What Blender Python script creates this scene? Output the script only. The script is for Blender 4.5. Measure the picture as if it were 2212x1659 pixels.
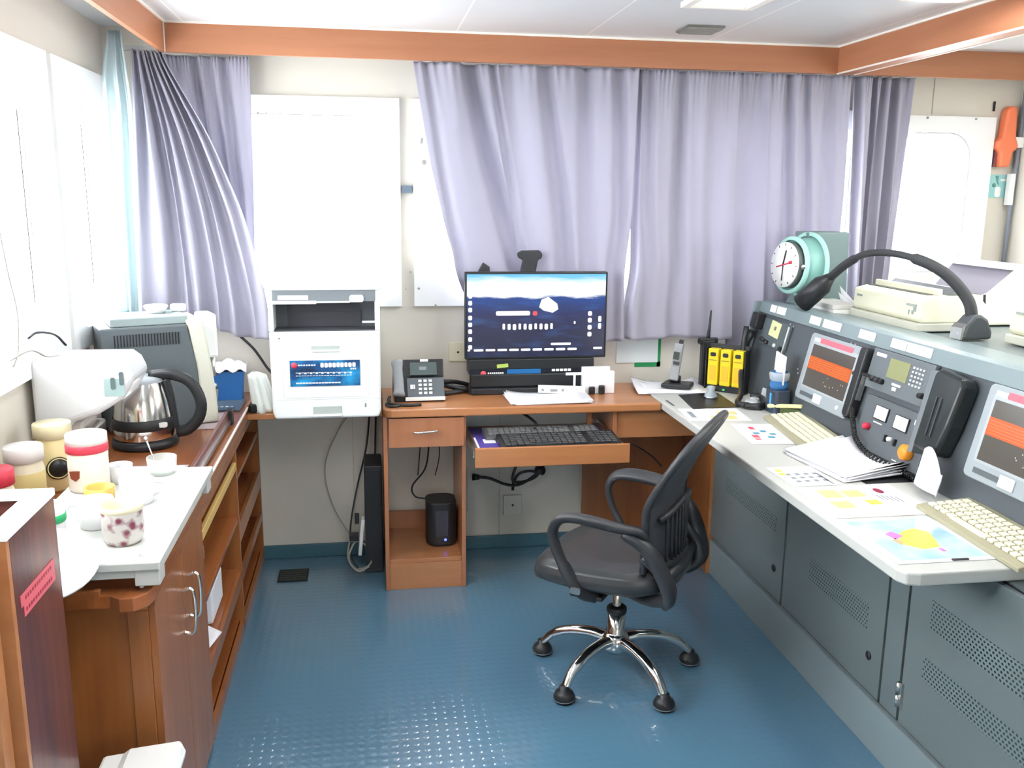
import bpy, bmesh, math, random
from mathutils import Vector, Matrix, Euler
random.seed(7)
S = bpy.context.scene
COL = S.collection
PI = math.pi
for o in list(bpy.data.objects): bpy.data.objects.remove(o)

# ------------------------------------------------ camera
cam = bpy.data.cameras.new('camera'); co = bpy.data.objects.new('camera', cam); COL.objects.link(co)
cam.sensor_width = 36.0; cam.lens = 1970.0/2212.0*36.0; cam.clip_start = 0.05
vy = Vector((-316.0, -414.5, 1970.0)).normalized()
vx = Vector((12631.0, -276.0, 1970.0)); vx = (vx - vy*vx.dot(vy)).normalized()
vz = vx.cross(vy)
if vz.y > 0: vz = -vz
# world axes expressed in image axes (right, down, forward) -> blender camera (right, up, back)
R = Matrix(((vx.x, -vx.y, -vx.z), (vy.x, -vy.y, -vy.z), (vz.x, -vz.y, -vz.z)))
co.matrix_world = Matrix.Translation((0, 0, 1.68)) @ R.to_4x4()
S.camera = co

# ------------------------------------------------ world, exposure
w = bpy.data.worlds.new('sky'); S.world = w; w.use_nodes = True
bg = w.node_tree.nodes['Background']; bg.inputs[0].default_value = (0.93, 0.97, 1.0, 1); bg.inputs[1].default_value = 11
S.view_settings.view_transform = 'Standard'; S.view_settings.look = 'None'
S.view_settings.gamma = 1; S.view_settings.use_curve_mapping = False
S.view_settings.exposure = 0.38

def portal(loc, rot, sx, sy):
    l = bpy.data.lights.new('portal', 'AREA'); l.shape = 'RECTANGLE'; l.size = sx; l.size_y = sy
    l.cycles.is_portal = True
    o = bpy.data.objects.new('window_portal', l); COL.objects.link(o); o.location = loc; o.rotation_euler = rot
def lamp(name, loc, sx, sy, power, col=(1, .97, .92)):
    l = bpy.data.lights.new(name, 'AREA'); l.shape = 'RECTANGLE'; l.size = sx; l.size_y = sy; l.energy = power; l.color = col
    o = bpy.data.objects.new(name, l); COL.objects.link(o); o.location = loc
lamp('ceiling_lamp_or_fill', (2.65, 2.6, 2.29), .2, 1.0, 12)  # fill light without a fixture, added to brighten the right wall
lamp('ceiling_lamp_or_fill', (1.21, 2.78, 2.29), .16, .75, 7)
lamp('ceiling_lamp_or_fill', (1.85, 2.42, 2.29), .16, .9, 5)
lamp('ceiling_lamp_or_fill', (-.1, 1.2, 2.29), .25, 1.2, 17)  # out-of-view fill without a fixture, added to lift the left wall and counter

# ------------------------------------------------ materials
MC = {}
def mat(name, col, rough=.5, metal=0, spec=.5, trans=0, emit=None, es=0, coat=0, alpha=1, noise=0, nscale=8, ior=1.45):
    if name in MC: return MC[name]
    m = bpy.data.materials.new(name); m.use_nodes = True; nt = m.node_tree; b = nt.nodes['Principled BSDF']
    c4 = (col[0], col[1], col[2], 1)
    b.inputs['Base Color'].default_value = c4
    b.inputs['Roughness'].default_value = rough; b.inputs['Metallic'].default_value = metal
    b.inputs['Specular IOR Level'].default_value = spec; b.inputs['Transmission Weight'].default_value = trans
    b.inputs['Coat Weight'].default_value = coat; b.inputs['Alpha'].default_value = alpha; b.inputs['IOR'].default_value = ior
    if emit: b.inputs['Emission Color'].default_value = (*emit, 1); b.inputs['Emission Strength'].default_value = es
    tc = nt.nodes.new('ShaderNodeTexCoord'); n = nt.nodes.new('ShaderNodeTexNoise'); n.inputs['Scale'].default_value = nscale
    nt.links.new(tc.outputs['Object'], n.inputs['Vector'])
    mx = nt.nodes.new('ShaderNodeMix'); mx.data_type = 'RGBA'; mx.blend_type = 'MULTIPLY'
    mx.inputs[0].default_value = 1
    mr = nt.nodes.new('ShaderNodeMapRange'); mr.inputs[3].default_value = 1-max(noise, .03); mr.inputs[4].default_value = 1.0
    nt.links.new(n.outputs['Fac'], mr.inputs[0]); nt.links.new(mr.outputs[0], mx.inputs[7]); mx.inputs[6].default_value = c4
    nt.links.new(mx.outputs[2], b.inputs['Base Color'])
    MC[name] = m; return m

def wood(name, c1, c2, rough=.32, axis='Z', scale=1.0, coat=.3):
    if name in MC: return MC[name]
    m = bpy.data.materials.new(name); m.use_nodes = True; nt = m.node_tree; b = nt.nodes['Principled BSDF']
    b.inputs['Roughness'].default_value = rough; b.inputs['Coat Weight'].default_value = coat; b.inputs['Coat Roughness'].default_value = .2
    tc = nt.nodes.new('ShaderNodeTexCoord'); mp = nt.nodes.new('ShaderNodeMapping')
    sc = {'X': (1.2, 16, 16), 'Y': (16, 1.2, 16), 'Z': (16, 16, 1.2)}[axis]
    mp.inputs['Scale'].default_value = tuple(s*scale for s in sc)
    nt.links.new(tc.outputs['Object'], mp.inputs[0])
    n = nt.nodes.new('ShaderNodeTexNoise'); n.inputs['Scale'].default_value = 1.0; n.inputs['Detail'].default_value = 4; n.inputs['Roughness'].default_value = .6
    nt.links.new(mp.outputs[0], n.inputs['Vector'])
    cr = nt.nodes.new('ShaderNodeValToRGB'); cr.color_ramp.elements[0].color = (*c2, 1); cr.color_ramp.elements[1].color = (*c1, 1)
    cr.color_ramp.elements[0].position = .3; cr.color_ramp.elements[1].position = .7
    nt.links.new(n.outputs['Fac'], cr.inputs[0]); nt.links.new(cr.outputs[0], b.inputs['Base Color'])
    MC[name] = m; return m

def cloth(name, col, tr=.25):
    if name in MC: return MC[name]
    m = bpy.data.materials.new(name); m.use_nodes = True; nt = m.node_tree; b = nt.nodes['Principled BSDF']
    b.inputs['Base Color'].default_value = (*col, 1); b.inputs['Roughness'].default_value = .75
    b.inputs['Sheen Weight'].default_value = .3
    t = nt.nodes.new('ShaderNodeBsdfTranslucent'); t.inputs[0].default_value = (*col, 1)
    mx = nt.nodes.new('ShaderNodeMixShader'); mx.inputs[0].default_value = tr
    tc = nt.nodes.new('ShaderNodeTexCoord'); n = nt.nodes.new('ShaderNodeTexNoise'); n.inputs['Scale'].default_value = 400
    bp = nt.nodes.new('ShaderNodeBump'); bp.inputs['Strength'].default_value = .08
    nt.links.new(tc.outputs['Object'], n.inputs['Vector']); nt.links.new(n.outputs['Fac'], bp.inputs['Height']); nt.links.new(bp.outputs[0], b.inputs['Normal'])
    out = nt.nodes['Material Output']
    nt.links.new(b.outputs[0], mx.inputs[1]); nt.links.new(t.outputs[0], mx.inputs[2]); nt.links.new(mx.outputs[0], out.inputs[0])
    MC[name] = m; return m

def emis(name, col, s):
    if name in MC: return MC[name]
    return mat(name, (col[0]*.2, col[1]*.2, col[2]*.2), .3, emit=col, es=s)

def floor_mat():
    m = bpy.data.materials.new('blue_studded_vinyl'); m.use_nodes = True; nt = m.node_tree; b = nt.nodes['Principled BSDF']
    N = nt.nodes.new; L = nt.links.new
    b.inputs['Roughness'].default_value = .32; b.inputs['Specular IOR Level'].default_value = .5; b.inputs['Coat Weight'].default_value = 1; b.inputs['Coat IOR'].default_value = 1.7; b.inputs['Coat Roughness'].default_value = .07
    tc = N('ShaderNodeTexCoord'); n = N('ShaderNodeTexNoise'); n.inputs['Scale'].default_value = 2.2; n.inputs['Detail'].default_value = 3
    L(tc.outputs['Object'], n.inputs['Vector'])
    cr = N('ShaderNodeValToRGB'); cr.color_ramp.elements[0].color = (.080, .185, .29, 1); cr.color_ramp.elements[1].color = (.10, .23, .34, 1)
    L(n.outputs['Fac'], cr.inputs[0]); L(cr.outputs[0], b.inputs['Base Color'])
    sx = N('ShaderNodeSeparateXYZ'); L(tc.outputs['Object'], sx.inputs[0])
    sq = []
    for k in (0, 1):
        a = N('ShaderNodeMath'); a.operation = 'DIVIDE'; a.inputs[1].default_value = .034; L(sx.outputs[k], a.inputs[0])
        f = N('ShaderNodeMath'); f.operation = 'FRACT'; L(a.outputs[0], f.inputs[0])
        s = N('ShaderNodeMath'); s.operation = 'SUBTRACT'; s.inputs[1].default_value = .5; L(f.outputs[0], s.inputs[0])
        p = N('ShaderNodeMath'); p.operation = 'MULTIPLY'; L(s.outputs[0], p.inputs[0]); L(s.outputs[0], p.inputs[1]); sq.append(p)
    ad = N('ShaderNodeMath'); ad.operation = 'ADD'; L(sq[0].outputs[0], ad.inputs[0]); L(sq[1].outputs[0], ad.inputs[1])
    rt = N('ShaderNodeMath'); rt.operation = 'SQRT'; L(ad.outputs[0], rt.inputs[0])
    # dome height: 1-(r/R)^2 inside the stud
    q = N('ShaderNodeMath'); q.operation = 'MULTIPLY_ADD'; q.inputs[1].default_value = -1/(.41*.41); q.inputs[2].default_value = 1; L(ad.outputs[0], q.inputs[0])
    mr = N('ShaderNodeMath'); mr.operation = 'MAXIMUM'; mr.inputs[1].default_value = 0; L(q.outputs[0], mr.inputs[0])
    bp = N('ShaderNodeBump'); bp.inputs['Strength'].default_value = 1.0; bp.inputs['Distance'].default_value = .0009
    L(mr.outputs[0], bp.inputs['Height']); L(bp.outputs[0], b.inputs['Coat Normal'])
    MC['floor'] = m; return m

def ceil_mat():
    m = bpy.data.materials.new('white_ceiling_panels'); m.use_nodes = True; nt = m.node_tree; b = nt.nodes['Principled BSDF']
    N = nt.nodes.new; L = nt.links.new
    b.inputs['Roughness'].default_value = .3
    tc = N('ShaderNodeTexCoord'); sx = N('ShaderNodeSeparateXYZ'); L(tc.outputs['Object'], sx.inputs[0])
    a = N('ShaderNodeMath'); a.operation = 'ADD'; a.inputs[1].default_value = 5.4-.92; L(sx.outputs[0], a.inputs[0])
    d = N('ShaderNodeMath'); d.operation = 'DIVIDE'; d.inputs[1].default_value = .54; L(a.outputs[0], d.inputs[0])
    f = N('ShaderNodeMath'); f.operation = 'FRACT'; L(d.outputs[0], f.inputs[0])
    c = N('ShaderNodeMath'); c.operation = 'LESS_THAN'; c.inputs[1].default_value = .012; L(f.outputs[0], c.inputs[0])
    mx = N('ShaderNodeMix'); mx.data_type = 'RGBA'; L(c.outputs[0], mx.inputs[0])
    mx.inputs[6].default_value = (.62, .64, .65, 1); mx.inputs[7].default_value = (.86, .84, .8, 1)
    L(mx.outputs[2], b.inputs['Base Color'])
    return m

def perf_mat():
    # grey steel with small dark punched holes
    m = bpy.data.materials.new('perforated_grey_steel'); m.use_nodes = True; nt = m.node_tree; b = nt.nodes['Principled BSDF']
    N = nt.nodes.new; L = nt.links.new
    b.inputs['Roughness'].default_value = .45
    tc = N('ShaderNodeTexCoord'); sx = N('ShaderNodeSeparateXYZ'); L(tc.outputs['Object'], sx.inputs[0])
    row = N('ShaderNodeMath'); row.operation = 'DIVIDE'; row.inputs[1].default_value = .011; L(sx.outputs[2], row.inputs[0])
    fl = N('ShaderNodeMath'); fl.operation = 'FLOOR'; L(row.outputs[0], fl.inputs[0])
    hf = N('ShaderNodeMath'); hf.operation = 'MULTIPLY'; hf.inputs[1].default_value = .5; L(fl.outputs[0], hf.inputs[0])
    dy = N('ShaderNodeMath'); dy.operation = 'DIVIDE'; dy.inputs[1].default_value = .014; L(sx.outputs[1], dy.inputs[0])
    ay = N('ShaderNodeMath'); ay.operation = 'ADD'; L(dy.outputs[0], ay.inputs[0]); L(hf.outputs[0], ay.inputs[1])
    q = []
    for src in (ay, row):
        f = N('ShaderNodeMath'); f.operation = 'FRACT'; L(src.outputs[0], f.inputs[0])
        s = N('ShaderNodeMath'); s.operation = 'SUBTRACT'; s.inputs[1].default_value = .5; L(f.outputs[0], s.inputs[0])
        p = N('ShaderNodeMath'); p.operation = 'MULTIPLY'; L(s.outputs[0], p.inputs[0]); L(s.outputs[0], p.inputs[1]); q.append(p)
    ad = N('ShaderNodeMath'); ad.operation = 'ADD'; L(q[0].outputs[0], ad.inputs[0]); L(q[1].outputs[0], ad.inputs[1])
    c = N('ShaderNodeMath'); c.operation = 'LESS_THAN'; c.inputs[1].default_value = .085; L(ad.outputs[0], c.inputs[0])
    mx = N('ShaderNodeMix'); mx.data_type = 'RGBA'; L(c.outputs[0], mx.inputs[0])
    mx.inputs[6].default_value = (.165, .205, .215, 1); mx.inputs[7].default_value = (.012, .03, .03, 1)
    L(mx.outputs[2], b.inputs['Base Color'])
    return m

WD_D = wood('honey_cherry_wood', (.50, .215, .085), (.41, .16, .06), axis='X')
WD_DZ = wood('honey_cherry_wood_upright', (.42, .17, .075), (.34, .125, .05), axis='Z')
WD_B = wood('cherry_beam_wood', (.45, .185, .09), (.38, .145, .068), axis='X', rough=.5, coat=.0)
WD_BY = wood('cherry_beam_wood_long', (.45, .185, .09), (.38, .145, .068), axis='Y', rough=.5, coat=.0)
WD_C = wood('brown_cherry_wood_upright', (.37, .135, .04), (.27, .085, .026), axis='Z')
WD_CY = wood('brown_cherry_wood_flat', (.38, .125, .04), (.28, .085, .027), axis='Y', rough=.25)
WD_DARK = wood('dark_red_mahogany', (.21, .065, .045), (.075, .025, .028), axis='Z', scale=1.6)
WD_PALE = mat('pale_wood_edge', (.72, .48, .16), .35, noise=.1)
M_WALL = mat('cream_wall_panel', (.74, .70, .62), .5, noise=.04)
M_WHITE = mat('white_enamel', (.88, .89, .88), .4)
M_FRAME = mat('white_window_surround', (.93, .94, .94), .45)
M_CEIL = ceil_mat(); M_FLOOR = floor_mat(); M_PERF = perf_mat()
M_BASE = mat('blue_grey_skirting', (.06, .15, .2), .35)
M_GREY = mat('blue_grey_steel', (.155, .19, .20), .38, noise=.06, spec=.5)
M_PANEL = mat('slate_grey_panel', (.085, .10, .115), .45)
M_RIM = mat('pale_steel_rim', (.21, .27, .285), .35)
M_BEZ = mat('light_grey_bezel', (.33, .37, .40), .4)
M_PLINTH = mat('grey_plinth', (.24, .30, .32), .4)
M_BLACK = mat('black_plastic', (.018, .02, .023), .38)
M_BLACKM = mat('soft_black', (.03, .032, .036), .6)
M_CHAIR = mat('charcoal_chair_plastic', (.035, .037, .042), .38)
M_LEATH = mat('black_leatherette', (.036, .038, .042), .34, spec=.6)
M_MESH = mat('dark_mesh_fabric', (.06, .065, .075), .7)
M_CHROME = mat('chrome', (.75, .74, .72), .12, metal=1)
M_STEEL = mat('brushed_steel', (.62, .62, .60), .3, metal=1)
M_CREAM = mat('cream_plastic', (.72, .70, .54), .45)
M_CREAMD = mat('dark_beige_plastic', (.50, .50, .42), .5)  # darker beige for the printer base trays
M_WP = mat('white_laminate', (.56, .57, .54), .35)
M_PAPER = mat('white_paper', (.84, .84, .88), .6)
M_GLASS = mat('window_glass', (1, 1, 1), .0, trans=1, ior=1.02, spec=.1)
M_CLEAR = mat('clear_glass', (.86, .9, .86), .05, alpha=.38)
M_TEAL = mat('teal_green_enamel', (.20, .42, .38), .35)
M_TEALL = mat('pale_teal_ring', (.38, .66, .60), .35)
M_GGREY = mat('grey_green_housing', (.17, .24, .24), .5)
M_RED = mat('red_lid', (.70, .05, .09), .4)
M_PINK = mat('pink_tape', (.70, .14, .17), .5)
M_YEL = mat('yellow_plastic', (.88, .66, .02), .35)
M_GOLD = mat('yellow_gold_label', (.75, .62, .28), .4)
M_ORANGE = mat('orange_knob', (.75, .27, .02), .35)
M_PURP = mat('purple_folder', (.10, .07, .36), .4)
M_BLUE = mat('blue_plastic', (.03, .17, .50), .35)
M_CERAM = mat('cream_ceramic', (.70, .65, .47), .25)
M_WCER = mat('white_ceramic', (.70, .71, .72), .2)
CURT = cloth('lavender_curtain_cloth', (.43, .415, .505), .2)
LINING = cloth('light_bleached_lining', (.66, .76, .78), .5)  # pale tone paints in the bleaching by window light

# ------------------------------------------------ mesh builder
class MB:
    def __init__(s): s.b = bmesh.new(); s.mats = []; s.mi = 0
    def m(s, material):
        if material not in s.mats: s.mats.append(material)
        s.mi = s.mats.index(material); return s
    def _add(s, verts, faces, smooth=False):
        vs = [s.b.verts.new(v) for v in verts]
        for f in faces:
            try:
                fc = s.b.faces.new([vs[i] for i in f]); fc.material_index = s.mi; fc.smooth = smooth
            except ValueError: pass
        return vs
    def box(s, x0, x1, y0, y1, z0, z1, rot=None, piv=None):
        v = [Vector((x, y, z)) for x in (x0, x1) for y in (y0, y1) for z in (z0, z1)]
        if rot:
            p = Vector(piv) if piv else Vector(((x0+x1)/2, (y0+y1)/2, (z0+z1)/2)); r = Euler(rot).to_matrix()
            v = [p + r@(q-p) for q in v]
        s._add(v, [(0, 1, 3, 2), (4, 6, 7, 5), (0, 4, 5, 1), (2, 3, 7, 6), (0, 2, 6, 4), (1, 5, 7, 3)]); return s
    def prism(s, pts, axis, a, b):
        # pts 2D polygon, extruded along axis from a to b
        def mk(p, t): return {'x': (t, p[0], p[1]), 'y': (p[0], t, p[1]), 'z': (p[0], p[1], t)}[axis]
        n = len(pts); v = [mk(p, a) for p in pts]+[mk(p, b) for p in pts]
        f = [tuple(range(n-1, -1, -1)), tuple(range(n, 2*n))]+[(i, (i+1) % n, n+(i+1) % n, n+i) for i in range(n)]
        s._add(v, f); return s
    def tube(s, pts, r, n=10, cap=True, flat=1.0):
        P = [Vector(p) for p in pts]; rs = r if isinstance(r, (list, tuple)) else [r]*len(P)
        up = None; V = []; prev = None
        for i, p in enumerate(P):
            t = ((P[i+1]-p) if i == 0 else (p-P[i-1]) if i == len(P)-1 else (P[i+1]-P[i-1])).normalized()
            if prev is None:
                a = Vector((0, 0, 1)) if abs(t.z) < .9 else Vector((1, 0, 0)); u = t.cross(a).normalized()
            else:
                u = (prev - t*prev.dot(t)).normalized()
            prev = u; v2 = t.cross(u)
            for k in range(n):
                a = 2*PI*k/n; V.append(p + u*math.cos(a)*rs[i] + v2*math.sin(a)*rs[i]*flat)
        F = [(i*n+k, i*n+(k+1) % n, (i+1)*n+(k+1) % n, (i+1)*n+k) for i in range(len(P)-1) for k in range(n)]
        if cap: F += [tuple(range(n-1, -1, -1)), tuple(range((len(P)-1)*n, len(P)*n))]
        s._add(V, F, True); return s
    def lathe(s, prof, c=(0, 0, 0), axis=(0, 0, 1), n=32):
        ax = Vector(axis).normalized(); a = Vector((1, 0, 0)) if abs(ax.x) < .9 else Vector((0, 1, 0))
        u = ax.cross(a).normalized(); v = ax.cross(u); c = Vector(c); V = []
        for (r, h) in prof:
            for k in range(n): V.append(c+ax*h+(u*math.cos(2*PI*k/n)+v*math.sin(2*PI*k/n))*max(r, 1e-5))
        F = [(i*n+k, i*n+(k+1) % n, (i+1)*n+(k+1) % n, (i+1)*n+k) for i in range(len(prof)-1) for k in range(n)]
        s._add(V, F, True); return s
    def cyl(s, p0, p1, r, n=20):
        s.tube([p0, p1], r, n); return s
    def grid(s, fn, nu, nv, smooth=True):
        V = [fn(i/nu, j/nv) for j in range(nv+1) for i in range(nu+1)]
        F = [(j*(nu+1)+i, j*(nu+1)+i+1, (j+1)*(nu+1)+i+1, (j+1)*(nu+1)+i) for j in range(nv) for i in range(nu)]
        s._add(V, F, smooth); return s
    def done(s, name, parent=None, bevel=0, solid=0, seg=2, subd=0, recalc=True):
        if recalc and not solid: bmesh.ops.recalc_face_normals(s.b, faces=s.b.faces)
        me = bpy.data.meshes.new(name); s.b.to_mesh(me); s.b.free()
        for m in s.mats: me.materials.append(m)
        o = bpy.data.objects.new(name, me); COL.objects.link(o)
        if solid: md = o.modifiers.new('thickness', 'SOLIDIFY'); md.thickness = solid; md.offset = 0
        if bevel:
            md = o.modifiers.new('bevel', 'BEVEL'); md.width = bevel; md.segments = seg; md.limit_method = 'ANGLE'; md.angle_limit = .7
            md.harden_normals = False
            for p in me.polygons: p.use_smooth = p.use_smooth
        if subd: md = o.modifiers.new('sub', 'SUBSURF'); md.levels = subd; md.render_levels = subd
        if parent: o.parent = parent
        return o

def M(material): return MB().m(material)
def empty(name, label, cat, loc=(0, 0, 0), rz=0, group=None, mw=None):
    o = bpy.data.objects.new(name, None); COL.objects.link(o); o.empty_display_size = .05
    if mw is not None: o.matrix_world = mw
    else: o.location = loc; o.rotation_euler = (0, 0, rz)
    o['label'] = label; o['category'] = cat
    if group: o['group'] = group
    return o
def tag(o, label, cat, group=None):
    o['label'] = label; o['category'] = cat
    if group: o['group'] = group
    return o
def struct(o): o['kind'] = 'structure'; return o
def place(o, loc=(0, 0, 0), rz=0): o.location = loc; o.rotation_euler = (0, 0, rz); return o
def lab(o, l): o['label'] = l; return o
def copykids(src, dst):
    for ch in list(src.children):
        c = ch.copy(); COL.objects.link(c); c.parent = dst; copykids(ch, c)
def rrect(w, h, r, n=6, cx=0, cy=0):
    pts = []
    for (sx, sy, a0) in ((1, 1, 0), (-1, 1, PI/2), (-1, -1, PI), (1, -1, 1.5*PI)):
        for k in range(n+1):
            a = a0+PI/2*k/n; pts.append((cx+sx*(w/2-r)+r*math.cos(a), cy+sy*(h/2-r)+r*math.sin(a)))
    return pts
def bez(p, n=24):
    # catmull-rom through points
    P = [Vector(q) for q in p]; P = [P[0]*2-P[1]]+P+[P[-1]*2-P[-2]]; out = []
    segs = len(P)-3
    for i in range(segs):
        a, b, c, d = P[i:i+4]; k = max(2, n//segs)
        for j in range(k):
            t = j/k; out.append(.5*((2*b)+(c-a)*t+(2*a-5*b+4*c-d)*t*t+(3*b-a-3*c+d)*t**3))
    out.append(P[-2].copy()); return out

# ================================================ ROOM
X0, X1, Y0, Y1, ZC = -1.05, 3.12, -2.2, 4.13, 2.33
struct(M(M_FLOOR).box(X0, X1, Y0, Y1, -.05, 0).done('floor'))
struct(M(M_CEIL).box(X0, X1, Y0, Y1, ZC, ZC+.05).done('ceiling'))
def wall(name, axis, at, th, a0, a1, z0, z1, holes):
    # wall plane with rectangular holes (sorted)
    b = M(M_WALL); cur = a0
    def bx(p, q, r, t):
        if q-p < 1e-4 or t-r < 1e-4: return
        if axis == 'y': b.box(p, q, min(at, at+th), max(at, at+th), r, t)
        else: b.box(min(at, at+th), max(at, at+th), p, q, r, t)
    for (h0, h1, hz0, hz1) in sorted(holes):
        bx(cur, h0, z0, z1); bx(h0, h1, z0, hz0); bx(h0, h1, hz1, z1); cur = h1
    bx(cur, a1, z0, z1)
    return struct(b.done(name))
WZ0, WZ1 = 1.18, 2.075
backwin = [(-.86, .15, WZ0, WZ1), (.206, 1.33, WZ0, WZ1), (1.40, 2.36, WZ0, WZ1), (2.42, 2.98, 1.25, 2.06)]
leftwin = [(1.3, 2.2, 1.11, 2.12), (2.3, 3.335, 1.11, 2.12), (3.375, 4.02, 1.11, 2.12)]
rightwin = [(1.6, 2.7, 1.2, 2.08), (-.8, .3, 1.2, 2.08)]
frontwin = [(.3, 1.3, 1.15, 2.0)]
mg = .05
def inner(h): return (h[0]+mg, h[1]-mg, h[2]+mg, h[3]-mg)
wall('wall_back', 'y', Y1, .08, X0-.08, X1+.08, 0, ZC, [inner(h) for h in backwin])
wall('wall_left', 'x', X0, -.08, Y0, Y1, 0, ZC, [inner(h) for h in leftwin])
wall('wall_right', 'x', X1, .08, Y0, Y1, 0, ZC, [inner(h) for h in rightwin])
wall('wall_front', 'y', Y0, -.08, X0-.08, X1+.08, 0, ZC, [inner(h) for h in frontwin])
wn = 0
def window(axis, at, dirn, h):
    # surround panel proud of the wall with a rounded opening, plus a pane
    global wn; wn += 1
    a0, a1, z0, z1 = h; ca, cz = (a0+a1)/2, (z0+z1)/2
    e = bpy.data.objects.new('window_%d' % wn, None); COL.objects.link(e); struct(e)
    e.location = (ca, at, cz) if axis == 'y' else (at, ca, cz)
    W, H = a1-a0, z1-z0
    inn = rrect(W-2*mg-.04, H-2*mg-.04, .12, 8)
    outr = []
    # outer ring: project inner points outwards to the rectangle
    for (x, y) in inn:
        s = min(W/2/abs(x) if abs(x) > 1e-6 else 1e9, H/2/abs(y) if abs(y) > 1e-6 else 1e9); outr.append((x*s, y*s))
    corners = [(W/2, H/2), (-W/2, H/2), (-W/2, -H/2), (W/2, -H/2)]
    for c in corners:
        k = min(range(len(outr)), key=lambda i: (outr[i][0]-c[0])**2+(outr[i][1]-c[1])**2); outr[k] = c
    n = len(inn)
    def P(p, d): return (p[0], -dirn*d, p[1]) if axis == 'y' else (-dirn*d, p[0], p[1])
    V = [P(p, .028) for p in outr]+[P(p, .028) for p in inn]+[P(p, -.07) for p in inn]+[P(p, .0005) for p in outr]
    F = []
    for i in range(n):
        j = (i+1) % n
        F += [(i, j, n+j, n+i), (n+i, n+j, 2*n+j, 2*n+i), (3*n+i, 3*n+j, j, i)]
    b = M(M_FRAME); b._add(V, F); fr = b.done('window_frame', e)
    b = M(M_GLASS); V = [P(p, -.055) for p in inn]; b._add(V, [tuple(range(n))]); b.done('pane', e, solid=.004)
    # gasket ring
    g = M(mat('grey_gasket', (.45, .45, .43), .5)); ring = [P((p[0]*.985, p[1]*.985), -.045) for p in inn]; ring.append(ring[0])
    g.tube(ring, .006, 6, cap=False).done('gasket', e)
    if axis == 'y': portal((ca, at+dirn*.1, cz), (PI/2 if dirn < 0 else -PI/2, 0, 0), W-2*mg, H-2*mg)
    else: portal((at+dirn*.1, ca, cz), (0, PI/2 if dirn > 0 else -PI/2, 0), H-2*mg, W-2*mg)
    return e
for h in backwin: window('y', Y1, 1, h)
for h in leftwin: window('x', X0, -1, h)
for h in rightwin: window('x', X1, 1, h)
for h in frontwin: window('y', Y0, -1, h)
# screws on two surrounds
b = M(mat('screw_grey', (.4, .4, .38), .4))
for x, z in ((-.44, 2.0), (-.405, 2.0), (-.35, 2.0), (.19, 1.335), (.17, 1.26), (.225, 1.26), (.30, 1.185), (2.62, 2.05), (2.87, 2.05)):
    b.cyl((x, Y1-.026, z), (x, Y1-.034, z), .005, 8)
struct(b.done('trim_1'))
# skirting
struct(M(M_BASE).box(X0, X1, Y1-.012, Y1, 0, .065).done('baseboard_back', bevel=.004))
# wall panel joints and right column
struct(M(mat('joint_grey', (.55, .53, .48), .6)).box(2.655, 2.66, Y1-.003, Y1, 2.07, 2.33).box(.60, .603, Y1-.003, Y1, .06, 1.18).box(-.085, -.082, Y1-.003, Y1, .06, 1.18).done('trim_2'))
# pelmet beams under the ceiling
BZ = 2.213
struct(M(WD_BY).box(-.79, -.77, Y0, 3.95, BZ, ZC).done('trim_3'))
struct(M(WD_B).box(-.79, X1, 3.95, 3.97, BZ, ZC).done('trim_4'))
struct(M(WD_BY).box(2.07, 2.15, Y0, 3.95, BZ, ZC).done('trim_5'))
Mt = mat('white_trim_or_highlight', (.88, .82, .74), .3)
struct(M(Mt).box(-.77, -.762, Y0, 3.942, ZC-.008, ZC).box(-.77, 2.07, 3.942, 3.95, ZC-.008, ZC).box(2.062, 2.07, Y0, 3.942, ZC-.008, ZC)
       .box(2.066, 2.073, Y0, 3.95, BZ-.003, BZ+.003).box(2.148, 2.154, Y0, 3.95, BZ-.003, BZ+.003)  # strips on the beam's bottom edges stand in for the edge highlight
       .box(-.772, -.766, 3.944, 3.95, BZ, ZC).done('trim_6'))
# curtain tracks
t = M(M_STEEL).box(-.98, 2.5, 4.005, 4.03, 2.222, 2.24).done('curtain_track'); tag(t, 'slim metal curtain track hidden behind the wooden pelmet of the back wall', 'curtain track')

# ================================================ CURTAINS
def curtain(name, label, L, Rr, folds, mat_, y0=4.03, ymul=None, seed=1, nv=70, nu=220, amp=.006, group=None, hem=.012):
    """L, Rr: (z, x) from top to bottom for both edges; folds: (u_top, u_bottom, width, depth) valleys run back, negative ones come forward."""
    rnd = random.Random(seed); ph = [rnd.uniform(0, 6.28) for _ in range(6)]
    def ev(E, v):
        z = E[0][0]+(E[-1][0]-E[0][0])*v
        for i in range(len(E)-1):
            if E[i][0]+1e-6 >= z >= E[i+1][0]-1e-6:
                t = (E[i][0]-z)/max(1e-6, E[i][0]-E[i+1][0])
                return E[i][1]+(E[i+1][1]-E[i][1])*t, z
        return E[-1][1], z
    def sm(E, v):
        a = [ev(E, min(1, max(0, v+d)))[0] for d in (-.05, -.025, 0, .025, .05)]; return sum(a)/5, ev(E, v)[1]
    def fn(u, v):
        xl, z1 = sm(L, v); xr, z2 = sm(Rr, v); z = z1*(1-u)+z2*u
        x = xl+(xr-xl)*u; y = y0 + amp*math.sin(2*PI*2.3*u+ph[0]+v*2) + .5*amp*math.sin(2*PI*6.1*u+ph[1]-v*3)
        for (a, b, w_, d) in folds:
            c = a+(b-a)*v**1.3+.012*math.sin(v*4+a*20)
            q = (u-c)/(w_*(.75+.6*v)); g = math.exp(-q*q)
            y += d*g; x += .35*d*q*g
        # pinch pleats right under the track
        y += .006*math.sin(u*150+ph[2])*math.exp(-v*22)
        if ymul: y += ymul(u, v)
        z += hem*math.sin(u*9+ph[3])*v
        return Vector((x, y, z))
    o = M(mat_).grid(fn, nu, nv).done(name, solid=.0022)
    tag(o, label, 'curtain', group); return o
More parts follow.
